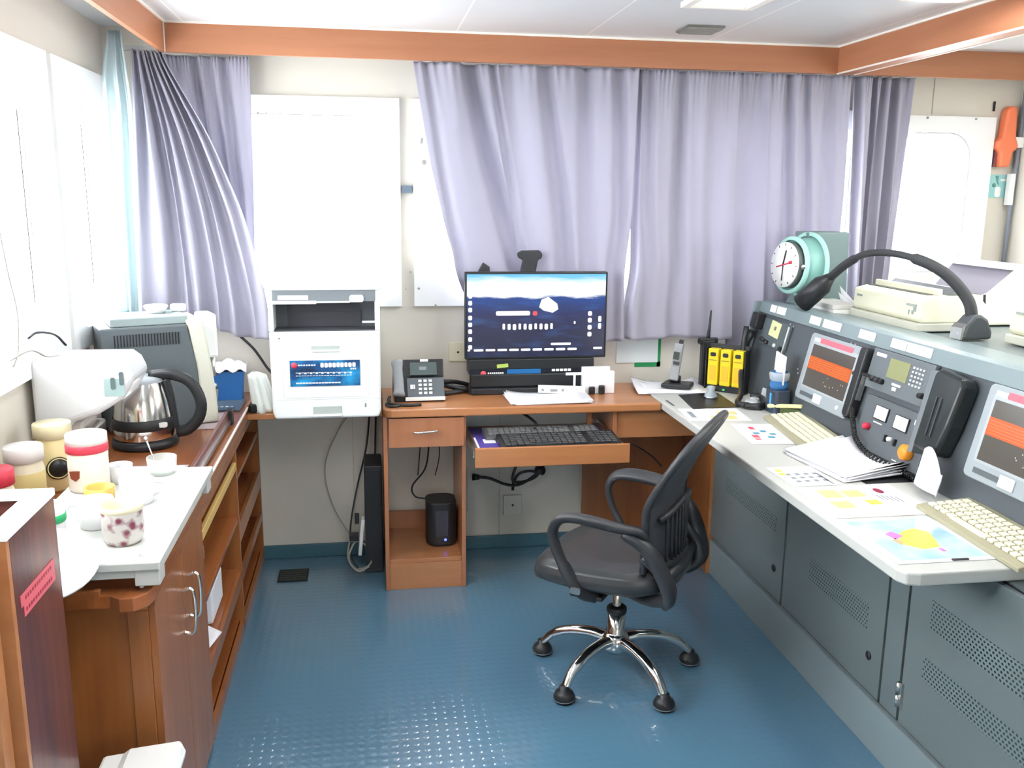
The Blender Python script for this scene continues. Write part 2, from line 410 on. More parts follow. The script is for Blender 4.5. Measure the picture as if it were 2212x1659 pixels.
curtain('curtain', 'lavender curtain swept diagonally in the left corner, above the grey vented machine',
        [(2.215, -.885), (1.6, -.915), (1.15, -.925)], [(2.215, -.79), (1.9, -.62), (1.6, -.505), (1.45, -.468), (1.3, -.435), (1.15, -.415), (1.06, -.415)],
        [(.12, .10, .05, .03), (.30, .28, .035, .05), (.42, .40, .02, .03), (.55, .52, .035, .055), (.68, .66, .03, .04), (.80, .80, .04, .055), (.93, .92, .03, .03)], CURT,
        y0=3.95, ymul=lambda u, v: -.05*(1-u)*(1-v), seed=3)
curtain('curtain', 'short straight lavender curtain hanging against the left edge of the back window',
        [(2.215, -.80), (1.38, -.74)], [(2.215, -.458), (1.8, -.463), (1.36, -.475)], [(.15, .3, .07, .02), (.34, .5, .05, .035), (.52, .68, .05, .03), (.68, .85, .05, .03)], CURT, y0=4.045, seed=5)
c_ = curtain('curtain_lining', 'curtain lining in the left corner, coloured pale green for window light on it',
        [(2.27, -.95), (2.12, -.985), (1.2, -.985)], [(2.27, -.905), (2.0, -.88), (1.15, -.90)], [(.3, .3, .1, .02), (.7, .7, .08, .025)], LINING, y0=3.84, seed=8, nu=50)
curtain('curtain', 'wide lavender curtain behind the computer monitor, its left edge drawn back and gathered low',
        [(2.215, .205), (1.8, .275), (1.5, .345), (1.38, .385), (1.32, .375), (1.24, .43), (1.04, .5)], [(2.215, 1.178), (1.6, 1.172), (1.33, 1.145), (1.03, 1.155)],
        [(.045, .05, .02, .02), (.255, .40, .035, .065), (.40, .52, .05, .03), (.34, .44, .02, .03), (.585, .66, .035, .045), (.76, .80, .035, .035), (.92, .93, .03, .04), (.15, .2, .06, -.015)], CURT, y0=4.005, seed=11)
curtain('curtain', 'lavender curtain with a straight hem between monitor and grey console, right of a narrow gap',
        [(2.215, 1.170), (1.6, 1.172), (1.35, 1.188), (1.15, 1.160), (1.03, 1.163)], [(2.215, 1.645), (1.5, 1.655), (1.03, 1.68)],
        [(.14, .22, .05, .030), (.46, .46, .05, .035), (.03, .02, .02, .03), (.80, .78, .08, .012)], CURT, y0=4.015, seed=21, hem=.006)
curtain('curtain', 'lavender curtain with deep folds behind the teal clock at the console',
        [(2.215, 1.63), (1.5, 1.64), (.95, 1.67)], [(2.215, 2.165), (1.7, 2.18), (.95, 2.17)],
        [(.06, .04, .12, .035), (.22, .10, .07, .03), (.28, .30, .03, -.02), (.47, .60, .04, .045), (.62, .75, .03, .03), (.85, .86, .05, .035)], CURT, y0=4.01, seed=33)
curtain('curtain', 'narrow gathered lavender curtain right of the teal clock, beside the right hand window',
        [(2.215, 2.20), (1.8, 2.225), (1.2, 2.26)], [(2.215, 2.475), (1.9, 2.46), (1.2, 2.435)],
        [(.03, .03, .05, .05), (.30, .30, .045, .06), (.48, .42, .05, .05), (.66, .78, .075, .07), (.92, .95, .06, .03)], CURT, y0=4.0, seed=41, nu=120)

# ================================================ CEILING FITTINGS
t = empty('ceiling_light', 'recessed ceiling light with pale frame cut by the top edge of the photo', 'ceiling light', (1.21, 2.78, ZC))
M(Mt).box(-.13, -.10, -.42, .42, -.02, -.001).box(.10, .13, -.42, .42, -.02, -.001).box(-.10, .10, -.42, -.40, -.02, -.001).box(-.10, .10, .40, .42, -.02, -.001).done('frame', t, bevel=.003)
M(mat('ribbed_diffuser', (.75, .77, .76), .4, emit=(1, 1, 1), es=.25)).box(-.10, .10, -.40, .40, -.012, -.002).done('diffuser', t)
t = empty('ceiling_light', 'bright ceiling light beside the right hand wooden beam', 'ceiling light', (1.85, 2.42, ZC))
M(Mt).box(-.12, -.09, -.52, .52, -.02, -.001).box(.09, .12, -.52, .52, -.02, -.001).box(-.09, .09, -.52, -.50, -.02, -.001).box(-.09, .09, .50, .52, -.02, -.001).done('frame', t, bevel=.003)
M(mat('lit_diffuser', (.8, .8, .8), .4, emit=(1, 1, 1), es=6)).box(-.09, .09, -.50, .50, -.012, -.002).done('diffuser', t)
t = empty('ceiling_vent', 'small grey ceiling vent grille near the wooden pelmet', 'vent', (1.325, 3.67, ZC))
M(mat('vent_grey', (.16, .15, .13), .5)).box(-.075, .075, -.075, .075, -.008, -.001).done('frame', t)
b = M(mat('vent_slat', (.28, .27, .25), .5))
for k in range(7): b.box(-.07, .07, -.066+k*.02, -.058+k*.02, -.014, -.008)
b.done('slats', t)

# ================================================ DESK
DT = .806
d = empty('desk', 'honey coloured wooden desk with drawer pedestal and pull-out keyboard shelf under the monitor', 'desk', (.05, 3.69, 0))
def DB(mtl): return M(mtl)
def toD(o): o.parent = d; o.location = Vector(o.location)-d.location; return o
dk = lambda mb, nm, **k: toD(mb.done(nm, **k))
top = [(.085, 3.672), (1.236, 3.672), (1.236, 4.115), (.05, 4.115), (.05, 3.707), (.06, 3.682)]
dk(M(WD_D).prism(top, 'z', DT-.035, DT), 'desktop', bevel=.006)
dk(M(WD_DZ).box(.05, .068, 3.70, 4.1, 0, .771), 'side_panel', bevel=.002)
dk(M(WD_DZ).box(.378, .396, 3.70, 4.1, 0, .771), 'side_panel', bevel=.002)
dk(M(WD_D).box(.068, .378, 3.71, 4.1, .118, .136), 'shelf', bevel=.002)
dk(M(WD_D).box(.068, .378, 3.705, 3.72, 0, .118), 'plinth_board', bevel=.001)
dr = dk(M(WD_DZ).box(.072, .386, 3.684, 3.702, .640, .765).box(.08, .37, 3.702, 4.0, .65, .74), 'drawer', bevel=.002)
h = M(M_CHROME).tube(bez([(.175, 3.686, .707), (.177, 3.668, .708), (.20, 3.664, .708), (.255, 3.664, .712), (.272, 3.668, .713), (.274, 3.686, .713)]), .0045).done('drawer_handle'); h.parent = dr
dk(M(WD_DZ).box(.068, .378, 4.085, 4.1, .136, .22), 'back_rail')
ty = dk(M(WD_D).box(.405, 1.035, 3.44, 3.456, .615, .695), 'tray_front', bevel=.003)
tb = dk(M(WD_D).box(.42, 1.02, 3.456, 3.90, .655, .668), 'keyboard_tray', bevel=.001)
dk(M(M_STEEL).box(.400, .418, 3.47, 3.95, .650, .675), 'slide_rail'); dk(M(M_STEEL).box(1.022, 1.030, 3.47, 3.95, .650, .675), 'slide_rail')
dk(M(mat('nylon_wheel', (.85, .85, .85), .4)).cyl((1.030, 3.52, .662), (1.045, 3.52, .662), .010), 'slide_wheel')
dk(M(WD_DZ).box(1.032, 1.050, 3.70, 4.1, .645, .771), 'divider', bevel=.001)
dk(M(WD_D).box(1.050, 1.48, 3.715, 3.73, .645, .771), 'apron', bevel=.001)
dk(M(WD_C).box(1.0, 1.50, 4.095, 4.11, 0, .60), 'back_panel')
dk(M(WD_C).box(1.49, 1.515, 3.70, 4.1, 0, .771), 'end_panel', bevel=.001)
dk(M(WD_D).box(1.487, 1.518, 3.695, 3.700, 0, .771), 'end_panel_edge')
dk(M(WD_DZ).box(.93, .95, 3.75, 3.765, .668, .771), 'support_bracket')

# shelf bridging counter and desk under the printer
s_ = M(WD_D).box(-.495, .048, 3.72, 4.115, .768, .790).done('wall_shelf', bevel=.002); tag(s_, 'wooden shelf board bridging the counter and desk, under the white printer', 'shelf')

# --- computer monitor
t = empty('computer_monitor', 'large computer monitor with blue night wallpaper and desktop icons on the wooden desk', 'monitor', (.735, 3.955, DT))
t.scale = (1.013, 1, 1.0)
sl = .08
M(M_BLACK).box(-.315, .315, -.012, .022, .155, .54).done('bezel', t, bevel=.004)
def screen_mat():
    m = bpy.data.materials.new('night_wallpaper_screen'); m.use_nodes = True; nt = m.node_tree; b = nt.nodes['Principled BSDF']
    N = nt.nodes.new; L = nt.links.new
    b.inputs['Base Color'].default_value = (.01, .012, .02, 1); b.inputs['Roughness'].default_value = .15
    tc = N('ShaderNodeTexCoord'); sx = N('ShaderNodeSeparateXYZ'); L(tc.outputs['Object'], sx.inputs[0])
    mp = N('ShaderNodeMapping'); mp.inputs['Scale'].default_value = (3, 1, 12); mp.inputs['Rotation'].default_value = (0, .25, 0); L(tc.outputs['Object'], mp.inputs[0])
    n = N('ShaderNodeTexNoise'); n.inputs['Scale'].default_value = 2.2; n.inputs['Detail'].default_value = 5; L(mp.outputs[0], n.inputs['Vector'])
    # height fac: z from .165 (0) to .53 (1)
    mr = N('ShaderNodeMapRange'); mr.inputs[1].default_value = .165; mr.inputs[2].default_value = .53; L(sx.outputs[2], mr.inputs[0])
    nn = N('ShaderNodeMath'); nn.operation = 'MULTIPLY_ADD'; nn.inputs[1].default_value = .16; nn.inputs[2].default_value = -.08; L(n.outputs['Fac'], nn.inputs[0])
    ad = N('ShaderNodeMath'); ad.operation = 'ADD'; L(mr.outputs[0], ad.inputs[0]); L(nn.outputs[0], ad.inputs[1])
    cr = N('ShaderNodeValToRGB'); e = cr.color_ramp.elements
    e[0].position = 0; e[0].color = (.02, .022, .05, 1); e[1].position = .71; e[1].color = (.02, .06, .24, 1)
    for p, c in ((.25, (.03, .03, .06, 1)), (.5, (.028, .03, .085, 1)), (.745, (.95, .97, 1, 1)), (.88, (1, 1, 1, 1)), (.97, (.15, .5, .9, 1))):
        x = e.new(p); x.color = c
    L(ad.outputs[0], cr.inputs[0])
    # bluish streaks
    n2 = N('ShaderNodeMapRange'); n2.inputs[1].default_value = .52; n2.inputs[2].default_value = .75; n2.inputs[4].default_value = .35; L(n.outputs['Fac'], n2.inputs[0])
    mx = N('ShaderNodeMix'); mx.data_type = 'RGBA'; mx.blend_type = 'ADD'; L(n2.outputs[0], mx.inputs[0]); L(cr.outputs[0], mx.inputs[6]); mx.inputs[7].default_value = (.03, .12, .35, 1)
    L(mx.outputs[2], b.inputs['Emission Color']); b.inputs['Emission Strength'].default_value = 1.0
    return m
scr = M(screen_mat()).box(-.306, .306, -.0135, -.012, .165, .53).done('screen', t)
E_W = emis('screen_white', (1, 1, 1), .8); E_R = emis('screen_red', (.9, .1, .12), .7); E_B = emis('screen_blue', (.02, .20, .55), .5); E_LB = emis('screen_light_blue', (.25, .65, .95), .6)
b = M(E_W)
def ic(x, z, w, h): M(E_W).prism(rrect(w, h, min(w, h)*.35, 3, x, z), 'y', -.0150, -.0137).done('desktop_icon', t)
for k, z in enumerate((.435, .405, .375, .34, .31, .28, .245, .21)): ic(-.292, z, .017, .020)
for z in (.355, .325, .293, .262): ic(.238, z, .018, .021)
for z in (.33, .298): ic(.283, z, .014, .026)
for k in range(10): ic(-.145+k*.0235, .300-.001*(k % 3), .011+.004*((k*7) % 3)/2, .026)
ic(-.105, .359, .15, .020); ic(.17, .315, .008, .012); ic(.11, .220, .09, .010); ic(.277, .199, .04, .010)
for k in range(9): ic(-.255+k*.052, .196, .042, .010)
ic(-.298, .196, .012, .008)
b.prism([(.02, .418), (.05, .43), (.09, .40), (.095, .375), (.07, .36), (.03, .37), (.01, .385)], 'y', -.0150, -.0137)
b.done('wallpaper_highlight', t)
M(E_R).prism(rrect(.02, .02, .006, 3, -.008, .358), 'y', -.0156, -.0150).done('red_letter', t)
# lower housing with banner
M(M_BLACK).box(-.30, .262, -.018, .06, .09, .155).done('lower_housing', t, bevel=.004)
bn = M(mat('banner_black', (.015, .018, .025), .2)).box(-.295, .258, -.0225, -.020, .072, .112).done('banner_strip', t)
b = M(E_B).box(-.13, .02, -.0235, -.0225, .074, .110); b.done('banner_glow', t)
b = M(E_R); b.lathe([(0, 0), (.012, 0), (.012, .002), (0, .002)], (-.235, -.0225, .093), (0, -1, 0), 16); b.done('red_logo', t)
b = M(E_W)
for k in range(8): b.box(-.215+k*.009, -.209+k*.009, -.0238, -.0225, .091, .097)
for k in range(5): b.box(.07+k*.018, .084+k*.018, -.0238, -.0225, .098, .108)
b.done('banner_lettering', t)
M(M_BLACK).prism([(-.29, -.05), (.10, -.05), (.27, -.02), (.27, .09), (-.29, .09), (-.30, -.02)], 'z', .0, .03).prism([(-.29, -.03), (.25, -.03), (.26, -.015), (.25, .09), (-.28, .09), (-.295, -.02)], 'z', .03, .09).done('base', t, bevel=.006)
M(mat('lime_sticker', (.45, .62, .12), .5)).box(-.175, -.125, -.0225, -.0205, .118, .134, rot=(0, -.1, 0)).done('sticker', t)
# bracket behind monitor
b = M(M_BLACKM).prism([(.665, 1.34), (.675, 1.395), (.655, 1.405), (.65, 1.425), (.67, 1.436), (.75, 1.438), (.765, 1.42), (.76, 1.40), (.745, 1.395), (.735, 1.34), (.76, 1.1), (.64, 1.1)], 'y', 3.980, 3.995)
b.box(.66, .74, 3.980, 3.995, 1.0, 1.12)
o = tag(b.done('monitor_arm', bevel=.006), 'black bracket with wide rounded head rising behind the computer monitor', 'bracket')
o = M(M_BLACKM).prism([(.455, 1.30), (.50, 1.385), (.53, 1.365), (.53, 1.30)], 'y', 3.980, 3.995).box(.46, .525, 3.980, 3.995, DT+.0005, 1.31).done('speaker_bar', bevel=.004)
tag(o, 'dark grey pointed device behind the top left corner of the monitor', 'device')
# paper and cards in front of monitor
def papers(name, label, loc, rz, w, dpt, n, cat='paper', th=.0009, curl=.004, jit=.012, m=None, group=None, seed=0):
    r = random.Random(seed); b = M(m or M_PAPER)
    for k in range(n):
        ox, oy, a = r.uniform(-jit, jit), r.uniform(-jit, jit), r.uniform(-.03, .03)*(jit/.012)
        ca, sa = math.cos(a), math.sin(a); z = .0006+k*th
        def fn(u, v, z=z, ox=ox, oy=oy, ca=ca, sa=sa, k=k):
            x, y = (u-.5)*w, (v-.5)*dpt; lift = curl*(k/n+.3)*((abs(2*u-1))**3)*(v)
            return Vector((ox+x*ca-y*sa, oy+x*sa+y*ca, z+lift))
        b.grid(fn, 10, 6)
    o = b.done(name, solid=.0006); place(o, loc, rz); tag(o, label, cat, group); return o
papers('paper_stack', 'loose stack of white papers on the wooden desk in front of the monitor', (.765, 3.80, DT), .03, .33, .19, 9, seed=2, jit=.02, curl=.012)
t = empty('card_holder', 'white box of cards held by two black clips at the right foot of the monitor', 'card holder', (1.01, 3.88, DT), .02)
M(M_PAPER).box(-.075, .075, .005, .03, .0, .10).box(-.07, .06, .03, .05, .0, .118).done('cards', t, bevel=.003)
M(M_BLACK).box(-.045, -.018, -.012, .006, .0, .035).box(.0, .027, -.012, .006, .0, .04).done('clips', t, bevel=.005)
t = empty('white_strip_box', 'long white printed strip leaning at the foot of the monitor beside the cards', 'strip', (.84, 3.875, DT), -.06)
M(M_PAPER).box(-.105, .105, -.002, .002, .008, .043, rot=(-.3, .04, 0)).done('strip', t)
M(mat('grey_print', (.3, .32, .33), .6)).box(-.09, -.08, -.009, -.003, .02, .03).box(-.05, -.02, -.008, -.003, .018, .028).box(0, .01, -.008, -.003, .018, .028).done('print', t)
o = M(M_PAPER).box(.86, .96, 3.885, 3.888, .893, .905).box(.895, .905, 3.885, 3.888, DT+.0005, .893).done('note_strip'); tag(o, 'thin white paper tag standing between the monitor banner and the cards', 'paper tag')

# --- desk phone
t = empty('desk_phone', 'black and silver office desk phone with tilted display, left on the wooden desk', 'telephone', (.20, 3.90, DT), .03)
tilt = .62
b = M(M_BLACK).prism([(-.09, .0), (.09, .0), (.09, .03), (.02, .16), (-.01, .17), (-.03, .10), (-.09, .02)], 'x', -.10, .115)
# local y is depth: profile is (y, z)
M_SILV = mat('silver_grey_plastic', (.32, .34, .36), .35)
b.done('body', t, bevel=.004)
def on_slope(mb, x0, x1, s0, s1, th):  # sloped face from (y=-.09,z=.02) to (y=-.01,z=.17)
    p0 = Vector((0, -.09, .02)); dv = Vector((0, .08, .15)).normalized(); nv = Vector((0, -.15, .08)).normalized()
    V = []
    for x in (x0, x1):
        for s in (s0, s1):
            for q in (0.0005, th): V.append(Vector((x, 0, 0))+p0+dv*s+nv*q)
    mb._add(V, [(0, 1, 3, 2), (4, 6, 7, 5), (0, 4, 5, 1), (2, 3, 7, 6), (0, 2, 6, 4), (1, 5, 7, 3)]); return mb
on_slope(M(mat('slate_faceplate', (.12, .14, .16), .4)), -.045, .112, .0, .085, .004).done('faceplate', t, bevel=.001)
on_slope(M(mat('phone_screen', (.10, .13, .13), .15)), -.03, .085, .098, .155, .004).done('display', t)
on_slope(M(emis('phone_glyph', (.5, .55, .6), .3)), .01, .04, .12, .135, .005).done('display_glyph', t)
on_slope(M(M_WHITE), .015, .05, .158, .168, .0045).done('name_label', t)
k0 = None
for r_ in range(4):
    for c_k in range(3):
        kk = on_slope(M(M_WHITE), .0, .014, .0, .010, .007).done('key', t) if k0 is None else k0.copy()
        if k0 is None: k0 = kk; base = kk
        else: COL.objects.link(kk); kk.parent = t
        s = .012+r_*.018; kk.location = Vector((.003+c_k*.022, 0, 0))+Vector((0, .08, .15)).normalized()*s
on_slope(M(M_WHITE), -.032, -.020, .035, .055, .007).done('navigation_key', t); on_slope(M(M_WHITE), -.018, -.012, .035, .055, .007).done('navigation_key', t)
M(M_WHITE).box(-.055, .115, -.10, -.092, .006, .022).done('front_edge', t, bevel=.002)
b = M(M_SILV); pts = bez([(-.083, -.095, .03), (-.08, -.07, .062), (-.082, -.03, .12), (-.083, -.005, .165)], 12)
b.tube(pts, [.026, .026, .024]+[.022]*(len(pts)-6)+[.024, .026, .026], 12, flat=.75).done('handset', t)
o = M(M_BLACK).tube(bez([(.082, 3.80, .835), (.075, 3.78, .812), (.10, 3.745, .812), (.16, 3.725, .812), (.21, 3.735, .812)]), .007).tube(bez([(.082, 3.79, .815), (.065, 3.75, .812), (.085, 3.71, .812), (.12, 3.72, .812)]), .006).done('phone_cord')
tag(o, 'black coiled phone cord lying on the desk edge in front of the desk phone', 'cord')
o = M(M_BLACK).tube(bez([(.33, 3.98, .84), (.39, 3.96, .83), (.45, 3.97, .82)]), .012).tube(bez([(.32, 3.92, .815), (.38, 3.95, .815), (.45, 3.99, .815)]), .012).tube(bez([(.315, 3.96, .86), (.38, 4.0, .85), (.44, 4.03, .83)]), .01).done('cable_bundle')
tag(o, 'bundle of black cables between the desk phone and the monitor foot', 'cables')

# --- multifunction printer
t = empty('office_printer', 'white multifunction office printer with dark output bay and blue banner on its front', 'printer', (-.17, 3.62, .790))
PW = mat('printer_white', (.83, .86, .85), .35)
bodyp = [(-.215, .0), (.0, -.012), (.215, .0), (.215, .42), (-.215, .42)]
M(PW).prism([(-.205, .0), (.205, .0), (.213, .03), (.215, .355), (-.215, .355), (-.213, .03)], 'y', 0, .42).done('body', t, bevel=.012, seg=3)
M(PW).box(-.215, -.195, .0, .42, .355, .52).box(.195, .215, .0, .42, .355, .52).box(-.215, .215, .20, .42, .355, .52).done('scanner_support', t, bevel=.003)
M(mat('bay_grey', (.07, .075, .085), .4)).box(-.195, .195, .10, .20, .356, .52).box(-.195, .195, .005, .10, .349, .358).done('output_bay', t)
M(mat('panel_slate', (.19, .21, .23), .4)).box(-.197, .197, -.004, .09, .470, .515).done('control_panel', t, bevel=.002)
M(M_WHITE).box(-.197, -.03, -.012, -.003, .462, .474).box(-.175, -.06, -.007, -.003, .478, .495).box(-.03, .10, -.010, -.003, .466, .472).prism(rrect(.055, .028, .01, 4, .125, .482), 'y', -.012, -.003).done('panel_labels', t)
M(mat('bay_dark', (.04, .04, .05), .5)).box(-.15, .14, .095, .10, .36, .455).box(-.10, .14, .09, .096, .36, .42).done('bay_opening', t)
M(PW).box(.145, .195, -.002, .01, .385, .392).done('bay_clip', t)
M(PW).prism([(-.215, .52), (-.215, .515), (.215, .515), (.24, .545), (.24, .60), (-.235, .60), (-.235, .545)], 'y', -.01, .42).done('scanner_lid', t, bevel=.006)
M(mat('printer_seam', (.66, .70, .68), .5)).box(-.16, .165, -.0015, 0, .088, .0895).box(-.168, -.1665, -.0015, 0, .09, .29).box(.165, .1665, -.0015, 0, .09, .29).box(-.205, .21, -.0012, 0, .080, .0815).done('seams', t)
M(mat('recess_grey', (.42, .47, .44), .5)).box(-.055, .055, -.002, 0, .278, .295).done('handle_recess', t); M(MC['recess_grey']).box(-.055, .057, -.002, 0, .018, .050).done('handle_recess', t)
M(M_WHITE).box(-.055, .055, -.007, 0, .272, .279).box(-.055, .057, -.007, 0, .010, .019).done('handle_lip', t, bevel=.002)
M(mat('lock_grey', (.2, .22, .22), .4)).box(.148, .154, -.002, 0, .045, .060).box(-.180, -.172, -.002, 0, .324, .329).done('marks', t)
def banner_mat():
    m = bpy.data.materials.new('blue_banner_print'); m.use_nodes = True; nt = m.node_tree; b = nt.nodes['Principled BSDF']
    N = nt.nodes.new; L = nt.links.new; b.inputs['Roughness'].default_value = .3
    tc = N('ShaderNodeTexCoord'); mp = N('ShaderNodeMapping'); mp.inputs['Scale'].default_value = (7, 1, 14); L(tc.outputs['Object'], mp.inputs[0])
    n = N('ShaderNodeTexNoise'); n.inputs['Scale'].default_value = 1; n.inputs['Detail'].default_value = 4; L(mp.outputs[0], n.inputs['Vector'])
    cr = N('ShaderNodeValToRGB'); e = cr.color_ramp.elements; e[0].position = .35; e[0].color = (.008, .016, .04, 1); e[1].position = .68; e[1].color = (.015, .30, .58, 1)
    x = e.new(.5); x.color = (.01, .07, .20, 1); L(n.outputs['Fac'], cr.inputs[0]); L(cr.outputs[0], b.inputs['Base Color'])
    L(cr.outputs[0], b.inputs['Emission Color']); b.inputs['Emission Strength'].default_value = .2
    return m
bn = M(banner_mat()).box(-.140, .132, -.004, -.0005, .135, .238).done('banner', t)
b = M(M_WHITE)
for k in range(7): b.box(-.108+k*.010, -.101+k*.010, -.0055, -.004, .217, .222)
for k in range(9): b.prism(rrect(.013, .018, .004, 3, -.015+k*.0155, .219-.0005*(k % 2)), 'y', -.006, -.004)
for k in range(3): b.box(.095+k*.008, .101+k*.008, -.0055, -.004, .200, .206)
for k in range(14): b.box(-.118+k*.0125, -.1075+k*.0125, -.0055, -.004, .145, .150)
for k in range(20): b.box(-.118+k*.011, -.109+k*.011, -.0055, -.004, .188-.004*(k % 2), .190)
for k in range(20): b.box(-.118+k*.011, -.110+k*.011, -.0055, -.004, .176, .178)
b.done('banner_lettering', bn)
M(mat('logo_red', (.85, .06, .10), .4)).lathe([(0, 0), (.012, 0), (.012, .002), (0, .002)], (-.123, -.004, .219), (0, -1, 0), 20).done('logo', bn)

# --- keyboards
def keyboard(name, label, loc, rz, w, dp, cols, rows, mb_, mk, gap=.0035, tiltx=.05, group=None):
    t = empty(name, label, 'keyboard', loc, rz, group)
    M(mb_).prism([(-dp/2, .0), (dp/2, .0), (dp/2, .03), (-dp/2+.02, .016), (-dp/2, .012)], 'x', -w/2, w/2).done('case', t, bevel=.003)
    kw = (w-.03)/cols; kd = (dp-.045)/rows
    k0 = None
    for r in range(rows):
        for c in range(cols):
            if r == 0 and 3 <= c <= 7 and c != 3: continue
            if cols > 15 and c in (cols-5,): continue
            if k0 is None:
                k0 = M(mk).prism(rrect(kw-gap, kd-gap, .002, 2), 'z', 0, .007).done('key', t, bevel=.0012, seg=1); kk = k0
            else: kk = k0.copy(); COL.objects.link(kk); kk.parent = t
            y = -dp/2+.022+kd*(r+.5); z = .016+(y+dp/2-.02)*(.014/(dp-.02))
            kk.location = (-w/2+.015+kw*(c+.5)+(.004*r if cols < 16 else 0)*.5, y, z); kk.rotation_euler = (.07, 0, 0)
    if k0: 
        sp = M(mk).box(-kw*2.4, kw*2.4, -kd/2+.002, kd/2-.002, 0, .006).done('space_bar', t, bevel=.001)
        sp.location = (-w/2+.015+kw*6, -dp/2+.022+kd*.5, .016)
    return t
keyboard('keyboard', 'black computer keyboard on the pulled-out tray of the wooden desk', (.765, 3.555, .672), .025, .50, .17, 18, 6, M_BLACK, mat('dark_key', (.05, .055, .06), .35))
keyboard('keyboard', 'dark grey keyboard lying behind the black keyboard on the desk tray', (.72, 3.70, .672), .03, .50, .11, 20, 4, mat('grey_kb', (.10, .10, .11), .4), mat('grey_key', (.17, .175, .18), .35))
o = M(M_PURP).box(.425, 1.0, 3.462, 3.86, .6685, .6715).done('flat_folder'); tag(o, 'purple folder lying flat under the keyboards on the desk tray', 'folder')  # purple folder lying flat under the keyboards
o = M(M_PAPER).box(.425, .432, 3.462, 3.68, .672, .676).box(.46, .51, 3.60, 3.66, .672, .6735).done('paper_slip'); tag(o, 'white paper slips at the left edge of the keyboard tray', 'paper')
o = M(M_BLACK).tube(bez([(.68, 3.66, .715), (.69, 3.70, .73), (.62, 3.80, .76), (.5, 3.95, .74), (.45, 4.0, .7)]), .006).done('keyboard_cable'); tag(o, 'black cable looping over the back of the keyboard tray', 'cable')

# --- speaker in pedestal, tower, cables
t = empty('subwoofer', 'small black cylindrical speaker with a blue light on the pedestal shelf', 'speaker', (.302, 3.90, .136))
M(M_BLACK).prism(rrect(.135, .15, .045, 6), 'z', .008, .205).done('cabinet', t, bevel=.006)
M(M_BLACKM).prism(rrect(.115, .13, .04, 6), 'z', 0, .008).done('foot', t)
M(mat('grille_grey', (.05, .05, .07), .6)).box(-.028, .028, -.078, -.073, .05, .17).done('grille', t, bevel=.002)
M(emis('blue_led', (.05, .08, 1), 5)).lathe([(0, 0), (.006, 0), (.004, .003), (0, .004)], (.015, -.075, .035), (0, -1, 0), 12).done('power_light', t)
t = empty('computer_tower', 'dark computer tower standing on the floor between printer shelf and desk pedestal', 'computer', (.005, 4.0, 0))
M(mat('tower_dark', (.025, .028, .034), .4)).box(-.04, .038, -.10, .10, .0, .50).done('case', t, bevel=.004)
M(mat('tower_face', (.012, .013, .016), .3)).box(-.034, .032, -.104, -.10, .02, .48).done('front_panel', t)
t = empty('power_strip', 'white power strip hanging with cables beside the dark computer tower', 'power strip', (-.06, 3.93, .03))
M(M_WHITE).box(.0, .016, -.02, .03, .05, .22, rot=(0, .1, 0)).done('casing', t, bevel=.003)
M(M_BLACK).box(-.045, -.005, -.02, .02, .12, .15).box(-.02, .0, -.02, .02, .20, .24).done('plug', t, bevel=.003)
CB = M_BLACKM; CG = mat('grey_cable', (.38, .37, .33), .5)
def cable(label, pts, r, m, name='cable', n=30):
    o = M(m).tube(bez(pts, n), r, 8).done(name); tag(o, label, 'cable'); return o
cable('thin grey cable hanging in a wide bow under the white printer', [(-.03, 4.10, .76), (-.12, 4.09, .66), (-.20, 4.09, .50), (-.21, 4.09, .38), (-.17, 4.05, .25), (-.10, 4.0, .14)], .003, CG)
cable('black cable hanging straight from the printer shelf down to the power strip', [(.0, 4.10, .76), (-.02, 4.09, .55), (-.07, 4.05, .35), (-.10, 3.98, .20), (-.10, 3.92, .08), (-.07, 3.87, .04)], .004, CB)
cable('second black cable dropping behind the computer tower', [(.03, 4.112, .76), (.02, 4.112, .6), (.01, 4.112, .3), (0, 4.112, .1)], .004, CB)
cable('bundle of pale cables coiled on the floor beside the computer tower', [(-.10, 3.95, .16), (-.115, 3.92, .08), (-.09, 3.9, .03), (-.04, 3.89, .03), (-.01, 3.9, .06), (-.03, 3.92, .12), (-.08, 3.93, .14), (-.11, 3.9, .07), (-.07, 3.87, .025), (-.02, 3.88, .04)], .0045, CG, n=60)
cable('black cable curving down from the drawer to the small black speaker', [(.26, 4.03, .65), (.26, 4.03, .55), (.24, 4.0, .45), (.18, 3.97, .38), (.19, 3.94, .34), (.24, 3.93, .33)], .004, CB)
cable('thin cable hanging behind the pedestal above the speaker', [(.23, 4.06, .65), (.22, 4.07, .5), (.21, 4.06, .4)], .0025, CB)
cable('thin double cable at the right inside of the pedestal', [(.30, 4.05, .65), (.31, 4.06, .5), (.29, 4.05, .4)], .0025, CB)
cable('black plug cable sagging below the keyboard tray along the wall', [(.49, 4.10, .37), (.55, 4.08, .365), (.62, 4.06, .34), (.68, 4.06, .335), (.74, 4.07, .36), (.80, 4.08, .41), (.86, 4.08, .52)], .007, CB)
cable('black cable looped and tied below the keyboard tray', [(.66, 4.09, .30), (.665, 4.09, .34), (.69, 4.09, .38), (.74, 4.08, .395), (.78, 4.08, .38), (.75, 4.08, .355), (.69, 4.07, .345), (.655, 4.07, .36), (.68, 4.08, .45), (.70, 4.08, .56)], .007, CB, n=50)
cable('thin black cable running diagonally behind the chair to the desk corner', [(1.07, 3.6, .65), (1.15, 3.75, .60), (1.28, 3.9, .50), (1.36, 4.0, .42)], .003, CB)
cable('black cable falling down the wall behind the far printer corner', [(-.56, 4.09, 1.06), (-.50, 4.08, 1.0), (-.45, 4.08, .92), (-.42, 4.07, .88), (-.40, 4.05, .81)], .006, CB)
